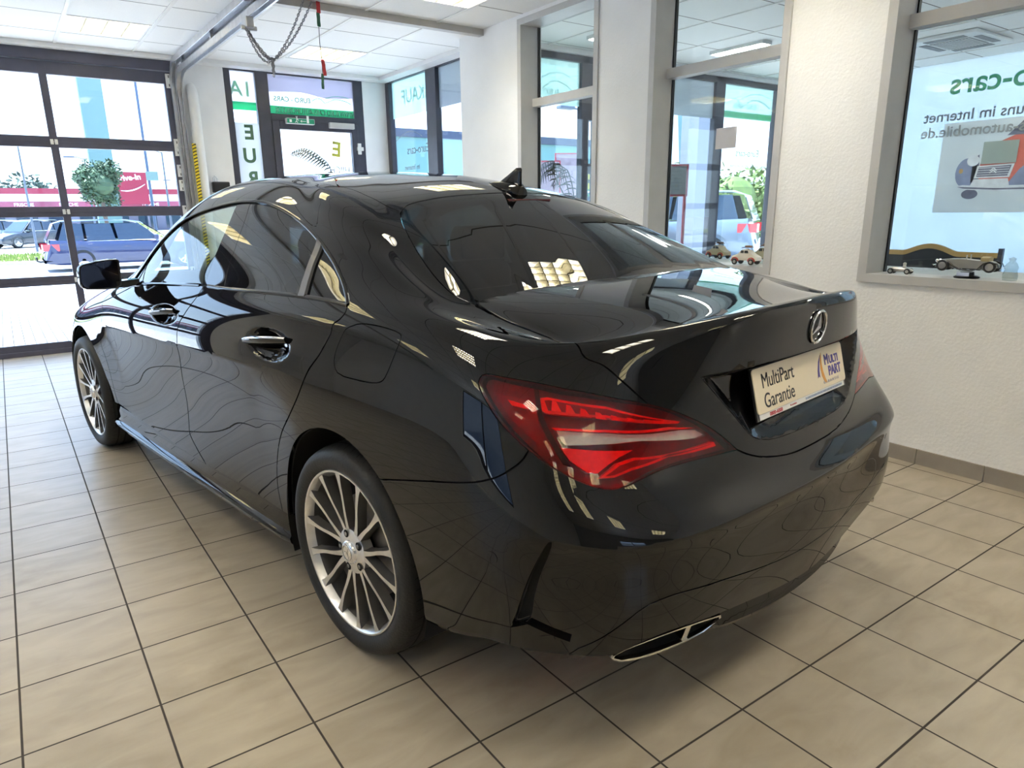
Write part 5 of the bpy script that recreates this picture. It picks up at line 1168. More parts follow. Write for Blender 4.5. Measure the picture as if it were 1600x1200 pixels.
sw=MB().tube([Vector((-.37+.185*math.cos(a),1.66-.06*math.sin(a)*.0+.06*math.sin(a),.93+.165*math.sin(a))) for a in np.linspace(0,2*math.pi,33)[:-1]],.015,8,closed=True).tube([(-.53,1.66,.93),(-.21,1.66,.93)],.018,8).tube([(-.37,1.66,.93),(-.37,1.9,.86)],.03,10).build('steering_wheel',seat_m,car,smooth=50)
MB().box((-.68,-.05,.24),(.68,2.3,.28)).build('cabin_floor',MT['liner'],car)
MB().loft([[(-.62,-.20,.98),(-.45,-.28,1.0),(.45,-.28,1.0),(.62,-.20,.98)],[(-.62,.05,.97),(-.45,.05,.98),(.45,.05,.98),(.62,.05,.97)],[(-.6,.10,.5),(-.45,.1,.5),(.45,.1,.5),(.6,.1,.5)]]).build('parcel_shelf',MT['liner'],car)
MB().tube([(-.05,1.70,1.27),(0,1.66,1.26)],.012,8).box((-.12,1.63,1.215),(.12,1.655,1.275)).build('inside_mirror',MT['black'],car)
MB().box((-.10,.12,1.285),(.10,.15,1.30)).build('high_brake_lamp',MT['red_dark'],car)


# ------------------------------------------------------------------ things on the window sills
toy_m={k:mat('toy_'+k,c,.35,metal=me,coat=.4 if not me else 0,noise=.08) for k,c,me in (('cream',(.72,.66,.55),0),('red',(.42,.05,.035),0),('tan',(.55,.45,.30),0),('silver',(.62,.60,.55),.9),('dark',(.03,.028,.026),0),('brown',(.22,.10,.05),0),('grey',(.42,.41,.37),.5))}
def toy_wheel(m, x, y, z, r, w): m.lathe([(0,-w/2),(r*.95,-w/2),(r,-w/4),(r,w/4),(r*.95,w/2),(0,w/2)],18,Matrix.Translation((x,y,z))@Matrix.Rotation(math.pi/2,4,'Y'))
def beetle(loc, rz, label, body_c, wing_c, sc=1.0, rack=True):
    """small round tin car, length along local y"""
    t=thing('toy_car',label,'model car',loc,rz,None); S=sc
    prof=[(-.075,.022),(-.072,.040),(-.055,.052),(-.040,.060),(-.022,.078),(0,.084),(.020,.080),(.032,.062),(.052,.054),(.070,.044),(.076,.024)]
    rows=[]
    for k,w in ((-1,.62),(-.92,.9),(0,1),(.92,.9),(1,.62)):
        rows.append([(k*.030*S,y*S*(.96 if abs(k)==1 else 1),(.016+(z-.016)*(w if z>.05 else 1))*S) for y,z in prof])
    b=MB().loft(rows,False,True).build('toy_body',body_c,t,smooth=40)
    for s in (-1,1):
        for y0,y1 in ((-.026,-.003),(.001,.020)):
            MB().prism([(y0*S,.060*S),(y1*S,.060*S),((y1*.8+.0)*S,.074*S),((y0*.85)*S,.074*S)],.0012,Matrix.Translation((s*.0298*S,0,0))@frame_matrix((0,0,0),(0,1,0),(0,0,1))).build('toy_window',toy_m['dark'],b)
        for y in (-.046,.048):
            m=MB(); rows=[]
            for a in np.linspace(0,math.pi,9): rows.append([(s*xx*S,(y+.022*math.cos(a)*k)*S,(.018+.022*math.sin(a)*k)*S) for xx,k in ((.026,1),(.036,.98),(.038,.72),(.026,.72))])
            m.loft(rows,True,True).build('toy_mudguard',wing_c,b,smooth=50)
            m=MB(); toy_wheel(m,s*.032*S,y*S,.0155*S,.0155*S,.010*S); wo=m.build('toy_wheel',toy_m['dark'],t,smooth=40)
            m=MB(); toy_wheel(m,s*.0335*S,y*S,.0155*S,.008*S,.010*S); m.build('toy_hub',toy_m['silver'],wo,smooth=40)
    if rack:
        m=MB()
        for x in (-.02,.02): m.tube([(x*S,-.03*S,.090*S),(x*S,.02*S,.088*S)],.0012*S,6)
        for y in (-.028,-.012,.004,.018): m.tube([(-.021*S,y*S,.089*S),(.021*S,y*S,.089*S)],.001*S,6)
        for x in (-.02,.02):
            for y in (-.02,.012): m.tube([(x*S,y*S,.076*S),(x*S,y*S,.089*S)],.001*S,6)
        r=m.build('roof_rack',toy_m['brown'],t); MB().box((-.015*S,-.026*S,.0905*S),(.012*S,.004*S,.099*S)).build('luggage',toy_m['brown'],r,bevel=.001)
    return t
MB().box((3.977,-2.6,.88),(4.36,1.84,.928)).build('office_shelf',MT['greyframe'])
tag(bpy.data.objects['office_shelf'],'grey shelf on the office side under the inner windows','shelf')
beetle((3.862,-.372,.9305),.12,'small cream and red tin model car on the sill of the second inner window',toy_m['cream'],toy_m['red'],1.15)
beetle((4.10,-.33,.9285),.25,'tan tin model car behind the glass, half hidden by the cream and red one',toy_m['tan'],toy_m['tan'],1.2)
beetle((4.21,.11,.9285),-.1,'tan and red tin model car behind the glass, just over the boot of the saloon',toy_m['tan'],toy_m['red'],1.15)
# silver racer
t=thing('toy_racer','tiny silver open racing car with a driver figure on the sill of the third window','model car',(3.862,-1.292,.9305),.1)
rows=[]
for y,w,z0,z1 in ((-.060,.004,.016,.022),(-.050,.010,.012,.028),(-.02,.013,.010,.033),(.012,.014,.010,.034),(.03,.013,.010,.036),(.05,.008,.012,.030),(.058,.003,.016,.022)): rows.append([(w*math.cos(a),y,(z0+z1)/2+(z1-z0)/2*math.sin(a)) for a in np.linspace(0,2*math.pi,13)[:-1]])
MB().loft(rows,True,True).build('toy_body',toy_m['silver'],t,smooth=50)
MB().ball((0,-.018,.050),.0085).ball((0,-.018,.036),.011,sc=(1,.8,1)).build('driver_figure',toy_m['silver'],t,smooth=60)
for x in (-.022,.022):
    for y in (-.040,.038):
        m=MB(); toy_wheel(m,x,y,.0145,.0145,.008); w_=m.build('toy_wheel',toy_m['dark'],t,smooth=40); m=MB(); toy_wheel(m,x*1.04,y,.0145,.008,.008); m.tube([(0,y,.0145),(x,y,.0145)],.0015,6); m.build('toy_hub',toy_m['silver'],w_)
# vintage roadster on a stand
st=thing('display_stand','round black display stand with a pale label under the vintage model car','stand',(3.862,-1.60,.9305))
MB().lathe([(0,.002),(.052,.0),(.054,.006),(.045,.011),(.03,.014),(.028,.0285),(0,.0285)],28).build('stand_base',MT['black'],st,smooth=40)
MB().box((-.0475,-.026,.011),(-.044,.026,.028)).build('stand_label',mat('pale_blue_card',(.55,.62,.80),.4,noise=.05),st)
t=thing('model_roadster','grey and black vintage open model car with long wings standing on a black stand','model car',(3.862,-1.60,.9605),.06)
rows=[]
for y,w,z0,z1 in ((.125,.016,.022,.040),(.115,.022,.016,.052),(.07,.027,.014,.058),(.02,.029,.014,.060),(-.02,.029,.014,.056),(-.06,.028,.014,.054),(-.10,.024,.018,.050),(-.125,.014,.022,.036)): rows.append([(w*math.cos(a)**1 if 0 else w*(1 if math.cos(a)>.3 else -1 if math.cos(a)<-.3 else math.cos(a)/.3),y,(z0+z1)/2+(z1-z0)/2*math.sin(a)) for a in np.linspace(0,2*math.pi,17)[:-1]])
b=MB().loft(rows,True,True).build('model_body',toy_m['grey'],t,smooth=50)
rows=[[(x,y,z) for x in (-.026,.026) for z in ()] for y in ()]
m=MB().loft([[(x,.0+.0,.056+h) for x,h in ((-.027,0),(-.026,.022),(.026,.022),(.027,0))],[(x,.006,.056+h) for x,h in ((-.027,0),(-.026,.021),(.026,.021),(.027,0))]]); m.build('model_windscreen',toy_m['silver'],b)
MB().loft([[(x,-.055+y,.050+z) for x,z in ((-.028,0),(-.028,.016),(0,.022),(.028,.016),(.028,0))] for y in (0,-.02,-.034)],False,True).build('folded_hood',mat('ochre_cloth',(.45,.36,.18),.7,noise=.1),b,smooth=50)
for s in (-1,1):
    for pth in ([(.128,.022),(.12,.040),(.098,.052),(.075,.046),(.05,.026),(.02,.012),(-.03,.009)],[(-.135,.026),(-.125,.044),(-.098,.054),(-.07,.044),(-.05,.018),(-.03,.009)]):
        MB().loft([[(s*.028,y,z),(s*.043,y,z-.002),(s*.043,y,z-.005),(s*.028,y,z-.003)] for y,z in pth],True,True).build('model_wing',toy_m['dark'],b,smooth=50)
    MB().ball((s*.018,.130,.046),.008).build('model_headlamp',MT['chrome'],b,smooth=60)
    for y in (-.098,.098):
        m=MB(); toy_wheel(m,s*.036,y,.026,.026,.012); w_=m.build('model_wheel',toy_m['dark'],t,smooth=40); m=MB(); toy_wheel(m,s*.0385,y,.026,.017,.010); m.build('model_hub',toy_m['silver'],w_,smooth=40)
MB().tube([(-.03,-.14,.024),(.03,-.14,.024)],.003,8).build('model_bumper',MT['chrome'],b); MB().tube([(-.03,.142,.026),(.03,.142,.026)],.003,8).build('model_bumper',MT['chrome'],b)
# glass figure
t=thing('glass_figure','small cut-glass ornament on the sill at the right picture edge','ornament',(3.865,-1.775,.9305))
gl=glass('cut_glass',(.80,.82,.80),1.6)
MB().lathe([(0,0),(.03,0),(.032,.02),(.026,.045),(.03,.055),(.022,.075),(.012,.085),(.016,.098),(0,.105)],8).build('ornament_body',gl,t)
# sheet of paper stuck on the second inner window
p=MB().box((XW+.1655,-.176,1.622),(XW+.1675,-.022,1.745)).build('paper_sheet',mat('plain_paper',(.62,.60,.62),.8,noise=.03)); tag(p,'plain white paper sheet stuck on the second inner window','paper')
p=MB().box((8.727,.04,1.68),(8.730,.36,1.90)).build('paper_sheet',mat('grey_green_paper',(.36,.41,.36),.8,noise=.04)); tag(p,'grey-green paper sheet stuck over the car poster in the office','paper')
# office: big backlit film, poster, bench, air conditioner
big=film_mat('frosted_film',(.40,.44,.455),.72)
fr=MB().box((8.78,-2.4,.55),(8.80,1.9,CZ-.002)).build('window_7',big); structure(fr)
MB().box((8.80,-2.4,.55),(8.806,1.9,CZ-.002)).build('glass_pane',MT['pane'],fr)
text('lettering','Euro-cars',.30,ink_green,fr,frame_matrix((8.776,.80,2.42),(0,1,0),(0,0,1)),.001,align='RIGHT',bold=.005)
text('lettering','Besuchen Sie uns im Internet',.155,ink_grey,fr,frame_matrix((8.776,1.02,2.15),(0,1,0),(0,0,1)),.001,align='RIGHT',bold=.002)
text('lettering','www.euro-cars-automobile.de',.155,mat('pale_grey_lettering',(.36,.36,.34),.6,noise=.05),fr,frame_matrix((8.728,1.01,1.985),(0,1,0),(0,0,1)),.001,align='RIGHT',bold=.002)
po=thing('poster','large pale poster of an old blue and red car drawn from the front','poster',(8.74,-.2,1.19))
def pm(name,c): return mat(name,c,.7,noise=.12,nscale=14)
rel(MB().box((8.742,-1.2,1.19),(8.752,.78,2.12)).build('poster_sheet',film_mat('pale_drawing_paper',(.90,.91,.90),.35)),po)
def pshape(nm,pts,m_,lay): rel(MB().prism([(-y,z) for y,z in pts],.0012,frame_matrix((8.7415-.0013*lay,0,0),(0,-1,0),(0,0,1))).build(nm,m_,po),po)
pb=pm('drawn_blue',(.26,.30,.45)); pr=pm('drawn_red',(.75,.16,.11)); pdk=pm('drawn_dark',(.17,.17,.23)); pw_=pm('drawn_white',(.85,.85,.87))
def ell(cy,cz,ry,rz,n=20): return [(cy+ry*math.cos(a),cz+rz*math.sin(a)) for a in np.linspace(0,2*math.pi,n,endpoint=False)]
pshape('drawn_wing',ell(.49,1.60,.11,.15),pb,1); pshape('drawn_wing',[(.44,1.5),(.44,1.74),(.39,1.78),(.36,1.5)],pdk,1)
pshape('drawn_bonnet',[(.36,1.47),(.37,1.68),(.30,1.86),(.02,1.98),(-.5,1.98),(-.5,1.47)],pr,1); pshape('drawn_roof',[(.16,1.95),(.02,2.10),(-.5,2.10),(-.5,1.95)],pdk,2)
pshape('drawn_wing',[(.10,1.46),(.0,1.62),(-.12,1.72),(-.5,1.72),(-.5,1.46)],pb,2)
pshape('drawn_grille_frame',[(.41,1.54),(.39,1.665),(.05,1.675),(.08,1.54)],pw_,3); pshape('drawn_grille',[(.39,1.555),(.375,1.65),(.075,1.66),(.10,1.555)],pdk,4)
for k in range(4): pshape('drawn_bar',[(.385,1.568+.023*k),(.385,1.574+.023*k),(.09,1.577+.023*k),(.09,1.571+.023*k)],pw_,5)
for dz in (0,.022): pshape('drawn_chevron',[(.27,1.59+dz),(.235,1.625+dz),(.20,1.59+dz),(.21,1.585+dz),(.235,1.61+dz),(.26,1.585+dz)],pw_,6)
pshape('drawn_apron',[(.44,1.46),(.41,1.53),(.09,1.53),(.07,1.46)],pw_,3); pshape('drawn_bumper',[(.58,1.47),(.50,1.43),(.2,1.405),(-.5,1.40),(-.5,1.45),(.2,1.45),(.5,1.475)],pw_,4); pshape('drawn_bumper',[(.56,1.458),(.5,1.44),(.2,1.42),(-.5,1.415),(-.5,1.43),(.2,1.435),(.5,1.455)],pdk,5)
pshape('drawn_tyre',ell(.43,1.38,.08,.05),pdk,2); pshape('drawn_lamp',ell(.44,1.72,.06,.055),pw_,3); pshape('drawn_lamp',ell(.545,1.62,.02,.025),pm('drawn_amber',(.62,.36,.12)),3)
# bench
bn=thing('bench','honey-coloured wooden bench with an arched back rail and black honeycomb back behind the third window','bench',(8.2,.3,0))
oak=mat('honey_wood',(.52,.31,.10),.45,noise=.18,nscale=6,stretch=(1,.15,1)); vinyl=mat('black_bench_back',(.015,.015,.017),.5,noise=.2)
def rail_z(y): 
    d=(y-.50)/.26; return .806+.075*max(0,math.cos(max(-1,min(1,d))*math.pi/2))**1.2
ys=np.linspace(-.14,1.05,40)
rel(MB().loft([[(8.18,y,rail_z(y)-.05),(8.18,y,rail_z(y)),(8.215,y,rail_z(y)),(8.215,y,rail_z(y)-.05)] for y in ys],True,True).build('back_rail',oak,smooth=40),bn)
rel(MB().loft([[(8.19,y,.44),(8.19,y,rail_z(y)-.048),(8.205,y,rail_z(y)-.048),(8.205,y,.44)] for y in ys],True,True).build('back_panel',vinyl),bn)
m=MB()
for i in range(9):
    for j in range(5):
        y=-.08+.062*i+(.031 if j%2 else 0); z=.53+.047*j
        if y<.34 and z<rail_z(y)-.06: m.lathe([(0,.0),(.017,0)],6,Matrix.Translation((8.1885,y,z))@Matrix.Rotation(-math.pi/2,4,'Y'))
rel(m.build('honeycomb_pattern',mat('pale_mesh',(.55,.57,.62),.5,noise=.05)),bn)
rel(MB().box((7.72,-.14,.42),(8.2,1.05,.47)).build('bench_seat',oak,bevel=.008),bn)
for y in (-.16,1.07):
    for x in (7.76,8.2): rel(MB().box((x-.02,y-.02,0),(x+.02,y+.02,.42 if x<8 else .85)).build('bench_leg',MT['anthracite']),bn)
# air conditioner cassette
ac=thing('air_conditioner','white four-way air conditioner set in the office ceiling','air conditioner',(7.72,.30,CZ))
MB().box((-.38,-.30,-.035),(.38,.30,-.001)).build('cover',MT['white'],ac,bevel=.012)
MB().box((-.2,-.17,-.04),(.2,.17,-.0352)).build('intake_grille',mat('grille_grey',(.38,.38,.37),.6,noise=.1),ac)
m=MB()
for k in range(12): m.box((-.19,-.155+.0275*k,-.043),(.19,-.150+.0275*k,-.0402))
m.build('grille_bars',MT['white'],ac)
for a,b in (((-.2,.20),(.2,.265)),((-.2,-.265),(.2,-.20)),((-.33,-.17),(-.24,.17)),((.24,-.17),(.33,.17))): MB().box((*a,-.0385),(*b,-.0352)).build('air_flap',mat('flap_dark',(.16,.16,.16),.5,noise=.1) if 'flap_dark' not in bpy.data.materials else bpy.data.materials['flap_dark'],ac)
# ceiling spotlight and black chairs are hidden; dark cabinet under the third window
cb=thing('office_cabinet','low black cabinet behind the third window','cabinet',(7.0,.9,0))
# potted palms inside the front windows
leaf=mat('dark_palm_leaf',(.012,.022,.012),.5,noise=.4,nscale=20); pot=mat('brown_pot',(.10,.05,.03),.5,noise=.15)
def palm(loc,arcs,label):
    t=thing('potted_palm',label,'plant',loc); 
    MB().lathe([(0,0),(.13,0),(.17,.30),(.16,.31),(.14,.28),(0,.27)],24).build('pot',pot,t,smooth=40)
    for k,pts in enumerate(arcs):
        P=[Vector(p)-Vector(loc) for p in pts]; stem=[Vector((0,0,.27))]+P
        # smooth the arc
        C=[]
        for i in range(len(stem)-1):
            p0=stem[max(0,i-1)];p1=stem[i];p2=stem[i+1];p3=stem[min(len(stem)-1,i+2)]
            for j in range(6):
                u=j/6; C.append(.5*((2*p1)+(p2-p0)*u+(2*p0-5*p1+4*p2-p3)*u*u+(3*p1-p0-3*p2+p3)*u**3))
        C.append(stem[-1]); n=len(C)
        f=MB().tube(C,[.007*(1-.7*i/n) for i in range(n)],6)
        for i in range(n//3,n-1):
            q=C[i]; d=(C[i+1]-C[i]).normalized(); L=.16*math.sin(math.pi*(i-n//3+1)/(n-n//3+1))+.03
            s_=d.cross(Vector((0,0,1))); s_=s_.normalized() if s_.length>1e-4 else Vector((1,0,0))
            for sg in (-1,1):
                e=q+(s_*sg*.55+d*.5+Vector((0,0,-.65))).normalized()*L; w=d*.006
                f.add([q-w,q+w,(q+e)/2+w*1.2+Vector((0,0,.01)),(q+e)/2-w*1.2+Vector((0,0,.01)),e],[(0,1,2,3),(3,2,4)])
        f.build('frond',leaf,t,smooth=60,recalc=False)
    return t
palm((3.12,4.25,0),[[(3.12,4.25,1.2),(3.09,4.2,1.68),(2.98,4.2,1.83),(2.825,4.2,1.904),(2.69,4.2,1.862)],[(3.12,4.25,1.1),(3.2,4.25,1.45),(3.4,4.3,1.5)],[(3.13,4.2,1.0),(3.0,4.05,1.3),(2.8,3.95,1.3)]],'potted palm with a drooping frond inside the glazed entrance')
palm((4.62,2.1,0),[[(4.6,2.15,1.2),(4.56,2.35,1.60),(4.6,2.40,1.72),(4.6,2.60,1.69),(4.6,2.70,1.52)],[(4.62,2.12,1.1),(4.63,2.3,1.64),(4.62,2.45,1.68),(4.6,2.62,1.57)],[(4.64,2.12,1.2),(4.68,2.28,1.62),(4.7,2.45,1.60),(4.7,2.55,1.5)]],'potted palm with arching dark fronds behind the first inner window')
bpy.data.objects.remove(cb)
# radiator on the far left of the front wall (seen in the paint)
rd=thing('radiator','white ribbed radiator on the front wall left of the gate, mirrored in the car doors','radiator',(-3.4,YG-.06,.3))
m=MB()
for k in range(24): m.box((-.55,-.05,.03*k+.02),(.55,-.005,.03*k+.038))
m.box((-.57,-.03,0),(-.55,.0,.75)).box((.55,-.03,0),(.57,.0,.75)); m.build('ribs',MT['white'],rd)
# wiping stains on the tiles
stain=mat('dried_wet_mark',(.30,.26,.19),.3,noise=.1)
def blot(x,y,rx,ry,seed,lab):
    r=random.Random(seed); n=26; P=[]
    for k in range(n):
        a=2*math.pi*k/n; q=1+.25*math.sin(2*a+seed)+.18*math.sin(5*a+2*seed)+r.uniform(-.08,.08); P.append((x+rx*q*math.cos(a),y+ry*q*math.sin(a)))
    o=MB().prism(P,.0006,None,.0002).build('floor_stain',stain); tag(o,lab,'stain')
blot(1.365,-1.72,.055,.03,3,'faint brownish wet mark on the tiles behind the car bumper')

# ------------------------------------------------------------------ outside
pav=bpy.data.materials.new('yard_pavers'); pav.use_nodes=True; t=pav.node_tree; b=t.nodes['Principled BSDF']; tc=t.nodes.new('ShaderNodeTexCoord'); br=t.nodes.new('ShaderNodeTexBrick')
br.inputs['Scale'].default_value=1; br.inputs['Brick Width'].default_value=.20; br.inputs['Row Height'].default_value=.10; br.inputs['Mortar Size'].default_value=.007; br.inputs['Color1'].default_value=(.66,.63,.62,1); br.inputs['Color2'].default_value=(.58,.55,.54,1); br.inputs['Mortar'].default_value=(.03,.028,.026,1)
mp=t.nodes.new('ShaderNodeMapping'); mp.inputs['Rotation'].default_value=(0,0,math.pi/2); t.links.new(tc.outputs['Object'],mp.inputs[0]); t.links.new(mp.outputs[0],br.inputs['Vector']); t.links.new(br.outputs[0],b.inputs['Base Color']); b.inputs['Roughness'].default_value=.9
asph=mat('pale_asphalt',(.36,.36,.37),.9,noise=.12,nscale=1.5); conc=mat('kerb_concrete',(.48,.46,.44),.9,noise=.1)
GZ=-.30
structure(MB().add([(-30,YG+.0,-.02),(45,YG+.0,-.02),(45,15,GZ),(-30,15,GZ)],[(0,1,2,3)]).build('ground_yard',pav,recalc=False))
structure(MB().add([(-120,15,GZ),(160,15,GZ),(160,160,GZ),(-120,160,GZ)],[(0,1,2,3)]).build('ground_street',asph,recalc=False))
structure(MB().add([(4.15,-20,-.02),(60,-20,-.02),(60,YG,-.02),(4.15,YG,-.02)],[(0,1,2,3)]).build('ground_side',pav,recalc=False))
structure(MB().add([(-30,-30,-.02),(-4.6,-30,-.02),(-4.6,YG,-.02),(-30,YG,-.02)],[(0,1,2,3)]).add([(-4.6,-30,-.02),(8,-30,-.02),(8,-7.1,-.02),(-4.6,-7.1,-.02)],[(0,1,2,3)]).build('ground_court',pav,recalc=False))
nb=thing('added_side_hall','pale grey hall added out of view across the side court to hide the low sky','building',(-16,-8,-.02)); MB().box((-3,-22,0),(0,14,6.5)).build('hall_wall',mat('grey_hall_cladding',(.20,.21,.23),.7,noise=.06,nscale=.5),nb)  # unseen hall, added to block the low sky beyond the left windows
nb=thing('added_rear_hall','grey hall added out of view across the rear court to hide the low sky','building',(-2,-18,-.02)); MB().box((-14,-3,0),(20,0,5.5)).build('hall_wall',bpy.data.materials['grey_hall_cladding'],nb); MB().box((-3,-.02,0),(1,.05,3)).build('hall_door',MT['anthracite'],nb)  # added out of view, screens the sky behind the back window

structure(MB().box((-60,27.2,GZ),(60,27.45,GZ+.10)).box((-60,33.6,GZ),(60,33.85,GZ+.10)).build('trim_4',conc))
structure(MB().box((-60,27.45,GZ),(60,33.6,GZ+.07)).build('ground_verge',mat('dry_grass_ground',(.26,.28,.10),1,noise=.35,nscale=3)))
gr=MB(); r=random.Random(5)
for k in range(5200):
    x=r.uniform(-8,7); y=r.uniform(27.6,33.4); h=r.uniform(.06,.20); a=r.uniform(0,6.28); dx,dy=.03*math.cos(a),.03*math.sin(a); lx,ly=r.uniform(-.06,.06),r.uniform(-.06,.06)
    gr.add([(x-dx,y-dy,GZ+.06),(x+dx,y+dy,GZ+.06),(x+lx,y+ly,GZ+.07+h)],[(0,1,2)])
g=gr.build('verge_grass',mat('verge_grass',(.22,.28,.08),.9,noise=.4,nscale=2),recalc=False); tag(g,'dry green grass strip between yard and car park, seen through the gate','grass',None,'stuff')
mh=MB().lathe([(0,.012),(.34,.012),(.36,.008),(.36,0)],40,Matrix.Translation((.30,8.6,-.128))).build('manhole_cover',mat('manhole_iron',(.42,.39,.36),.7,noise=.15,nscale=20)); tag(mh,'round manhole cover in the pavers outside the gate','manhole cover'); mh.rotation_euler=(-math.atan(.28/10.11),0,0); mh.location=(0,.0,.0)
# parked cars outside
tyre_m=MT['rubber']; carglass=mat('dark_car_window',(.015,.028,.05),.08,coat=.5,noise=.1)
def street_car(name,label,loc,rz,L,Wd,Hh,kind,paint,lamp=(.75,.03,.04)):
    """length along local x, nose at +x"""
    t=thing(name,label,'car',loc,rz); h=Wd/2; z0=.20
    B0={'estate':(.62,.86,.93),'suv':(.72,1.02,1.08),'hatch':(.62,.88,.94)}[kind]; nose,belt,tail=B0
    lowp=[(0,.34),(.01,.62),(.02,tail),(.25,belt+.02),(.62,belt-.02),(.70,belt-.06),(.86,nose+.12),(.96,nose),(1,.46)]
    xs=np.linspace(0,1,25); rows=[]
    top=np.interp(xs,[p[0] for p in lowp],[p[1] for p in lowp])
    for x,zt in zip(xs,top):
        k=1-.10*max(0,(x-.8)/.2)**2-.07*max(0,(.12-x)/.12)**2; e=z0+.06*(max(0,(x-.9)/.1)+max(0,(.08-x)/.08))
        rows.append([(x*L,-h*k*.92,e),(x*L,-h*k,e+.10),(x*L,-h*k,(e+zt)/2),(x*L,-h*k*.985,zt-.10),(x*L,-h*k*.93,zt),(x*L,0,zt+.015),(x*L,h*k*.93,zt),(x*L,h*k*.985,zt-.10),(x*L,h*k,(e+zt)/2),(x*L,h*k,e+.10),(x*L,h*k*.92,e)])
    body_=MB().loft(rows,True,True).build('car_body',paint,t,smooth=40)
    rf=.68 if kind!='hatch' else .66
    gp={'estate':[(.02,belt),(.075,Hh-.10),(.12,Hh-.02),(.35,Hh),(.50,Hh-.02),(.56,Hh-.07),(rf+.06,belt-.05)],'suv':[(.02,belt),(.07,Hh-.12),(.13,Hh-.02),(.35,Hh),(.50,Hh-.02),(.56,Hh-.07),(rf+.04,belt-.05)],'hatch':[(.03,belt),(.10,Hh-.12),(.16,Hh-.03),(.35,Hh),(.48,Hh-.02),(.54,Hh-.07),(rf+.05,belt-.06)]}[kind]
    rows=[]
    for s,k in ((-1,1),(-.9,1),(0,1),(.9,1),(1,1)):
        rows.append([(x*L,s*h*(.90-.22*max(0,(z-belt)/(Hh-belt))),z-(.03 if abs(s)==1 and z>Hh-.09 else 0)+(.01 if s==0 else 0)) for x,z in gp])
    MB().loft(rows,False,False).build('cabin',paint,body_,smooth=40)
    def side_pane(a,b,c,d,s):
        return MB().prism([a,b,c,d],.012,frame_matrix((0,0,0),(1,0,0),(0,0,1)))
    zt=Hh-.115; zb=belt+.035
    for s in (-1,1):
        def pt(x,z): return (x*L,s*(h*(.90-.22*max(0,(z-belt)/(Hh-belt)))+.006),z)
        for x0,x1,x2,x3 in ((.085,.225,.225,.125),(.24,.40,.385,.24),(.415,rf-.02,.545,.405)):
            q=[pt(x0,zb),pt(x1,zb),pt(x2,zt),pt(x3,zt)]
            MB().add(q+[(a,b-s*.01,c) for a,b,c in q],[(0,1,2,3),(7,6,5,4),(0,4,5,1),(1,5,6,2),(2,6,7,3),(3,7,4,0)]).build('side_window',carglass,body_)
        MB().box((.09*L,s*h*.915-.006,belt+.012),((rf-.02)*L,s*h*.915+.006,belt+.026)).build('window_trim',MT['chrome'],body_)
        MB().box((rf*L-.30,s*(h*.95),belt+.02),(rf*L-.16,s*(h+.14),belt+.17)).build('door_mirror',paint,body_,bevel=.03)
        for x in (.26,.44): MB().box((x*L,s*h*.985-.01,belt-.17),(x*L+.20,s*h*.985+.02,belt-.14)).build('door_handle',paint,body_,bevel=.008)
        MB().loft([[(x*L,s*h*(k)+.0,z) for z in (belt-.24,belt-.05)] for x,k in ((-.006,.60),(.0,.80),(.03,.945),(.085,.995))]).build('tail_lamp',mat('street_tail_lamp',lamp,.2,coat=.6,noise=.1) if 'street_tail_lamp' not in bpy.data.materials else bpy.data.materials['street_tail_lamp'],body_)
        MB().box((.985*L-.22,s*h*.55,nose-.10),(.985*L,s*h*.86,nose+.02)).build('headlamp',MT['clear'],body_,bevel=.02)
        for x in (.205,.80):
            R=.325 if kind!='suv' else .36; Mx=Matrix.Translation((x*L,s*(h-.10),R))@Matrix.Rotation(-math.pi/2*s,4,'X')
            MB().lathe([(R+.05,.03),(R+.05,.112)],32,Mx,math.pi*1.0 if s>0 else 0,math.pi*2.0 if s>0 else math.pi).build('wheel_arch',MT['matt'],body_)
            w_=MB().lathe([(R*.66,.09),(R*.72,.105),(R*.94,.10),(R,.06),(R,-.10),(R*.66,-.10)],32,Mx).build('wheel',tyre_m,t,smooth=40)
            m=MB()
            for k in range(10):
                a=2*math.pi*k/10; d=Vector((math.cos(a),math.sin(a),0)); q=Vector((-math.sin(a),math.cos(a),0))
                m.add([Mx@(d*R*.12+q*.02+Vector((0,0,.098))),Mx@(d*R*.64+q*.03+Vector((0,0,.092))),Mx@(d*R*.64-q*.03+Vector((0,0,.092))),Mx@(d*R*.12-q*.02+Vector((0,0,.098)))],[(0,1,2,3)])
            m.lathe([(0,.10),(R*.16,.10),(R*.18,.095)],16,Mx).lathe([(R*.60,.09),(R*.64,.097),(R*.68,.09)],32,Mx); m.build('wheel_cover',MT['white'],w_,smooth=40); MB().lathe([(0,.06),(R*.66,.06)],24,Mx).build('wheel_well',MT['matt'],w_)
    def rear_pt(y,z): 
        f=(z-belt)/(Hh-.12-belt); return ((gp[0][0]+(gp[1][0]-gp[0][0])*f)*L-.012,y*(.90-.22*f),z)
    q=[rear_pt(-h*.88,belt+.05),rear_pt(h*.88,belt+.05),rear_pt(h*.88,Hh-.15),rear_pt(-h*.88,Hh-.15)]
    MB().add(q+[(a+.01,b,c) for a,b,c in q],[(0,1,2,3),(7,6,5,4)]).build('rear_window',carglass,body_)
    x1,zt1=gp[-2];x2,z2=gp[-1]
    def fpt(y,f): return ((x1+(x2-x1)*f)*L+.012,y*(.70+.19*f),zt1+(z2-zt1)*f+.012)
    q=[fpt(-h*.93,.95),fpt(h*.93,.95),fpt(h*.93,.1),fpt(-h*.93,.1)]; MB().add(q+[(a-.01,b,c-.01) for a,b,c in q],[(0,1,2,3),(7,6,5,4)]).build('windscreen',carglass,body_)
    MB().box((-.012,-.26,.52),(.004,.26,.63)).build('rear_plate',MT['white'],body_); MB().box((L-.004,-.26,.40),(L+.010,.26,.51)).build('front_plate',MT['white'],body_)
    return t
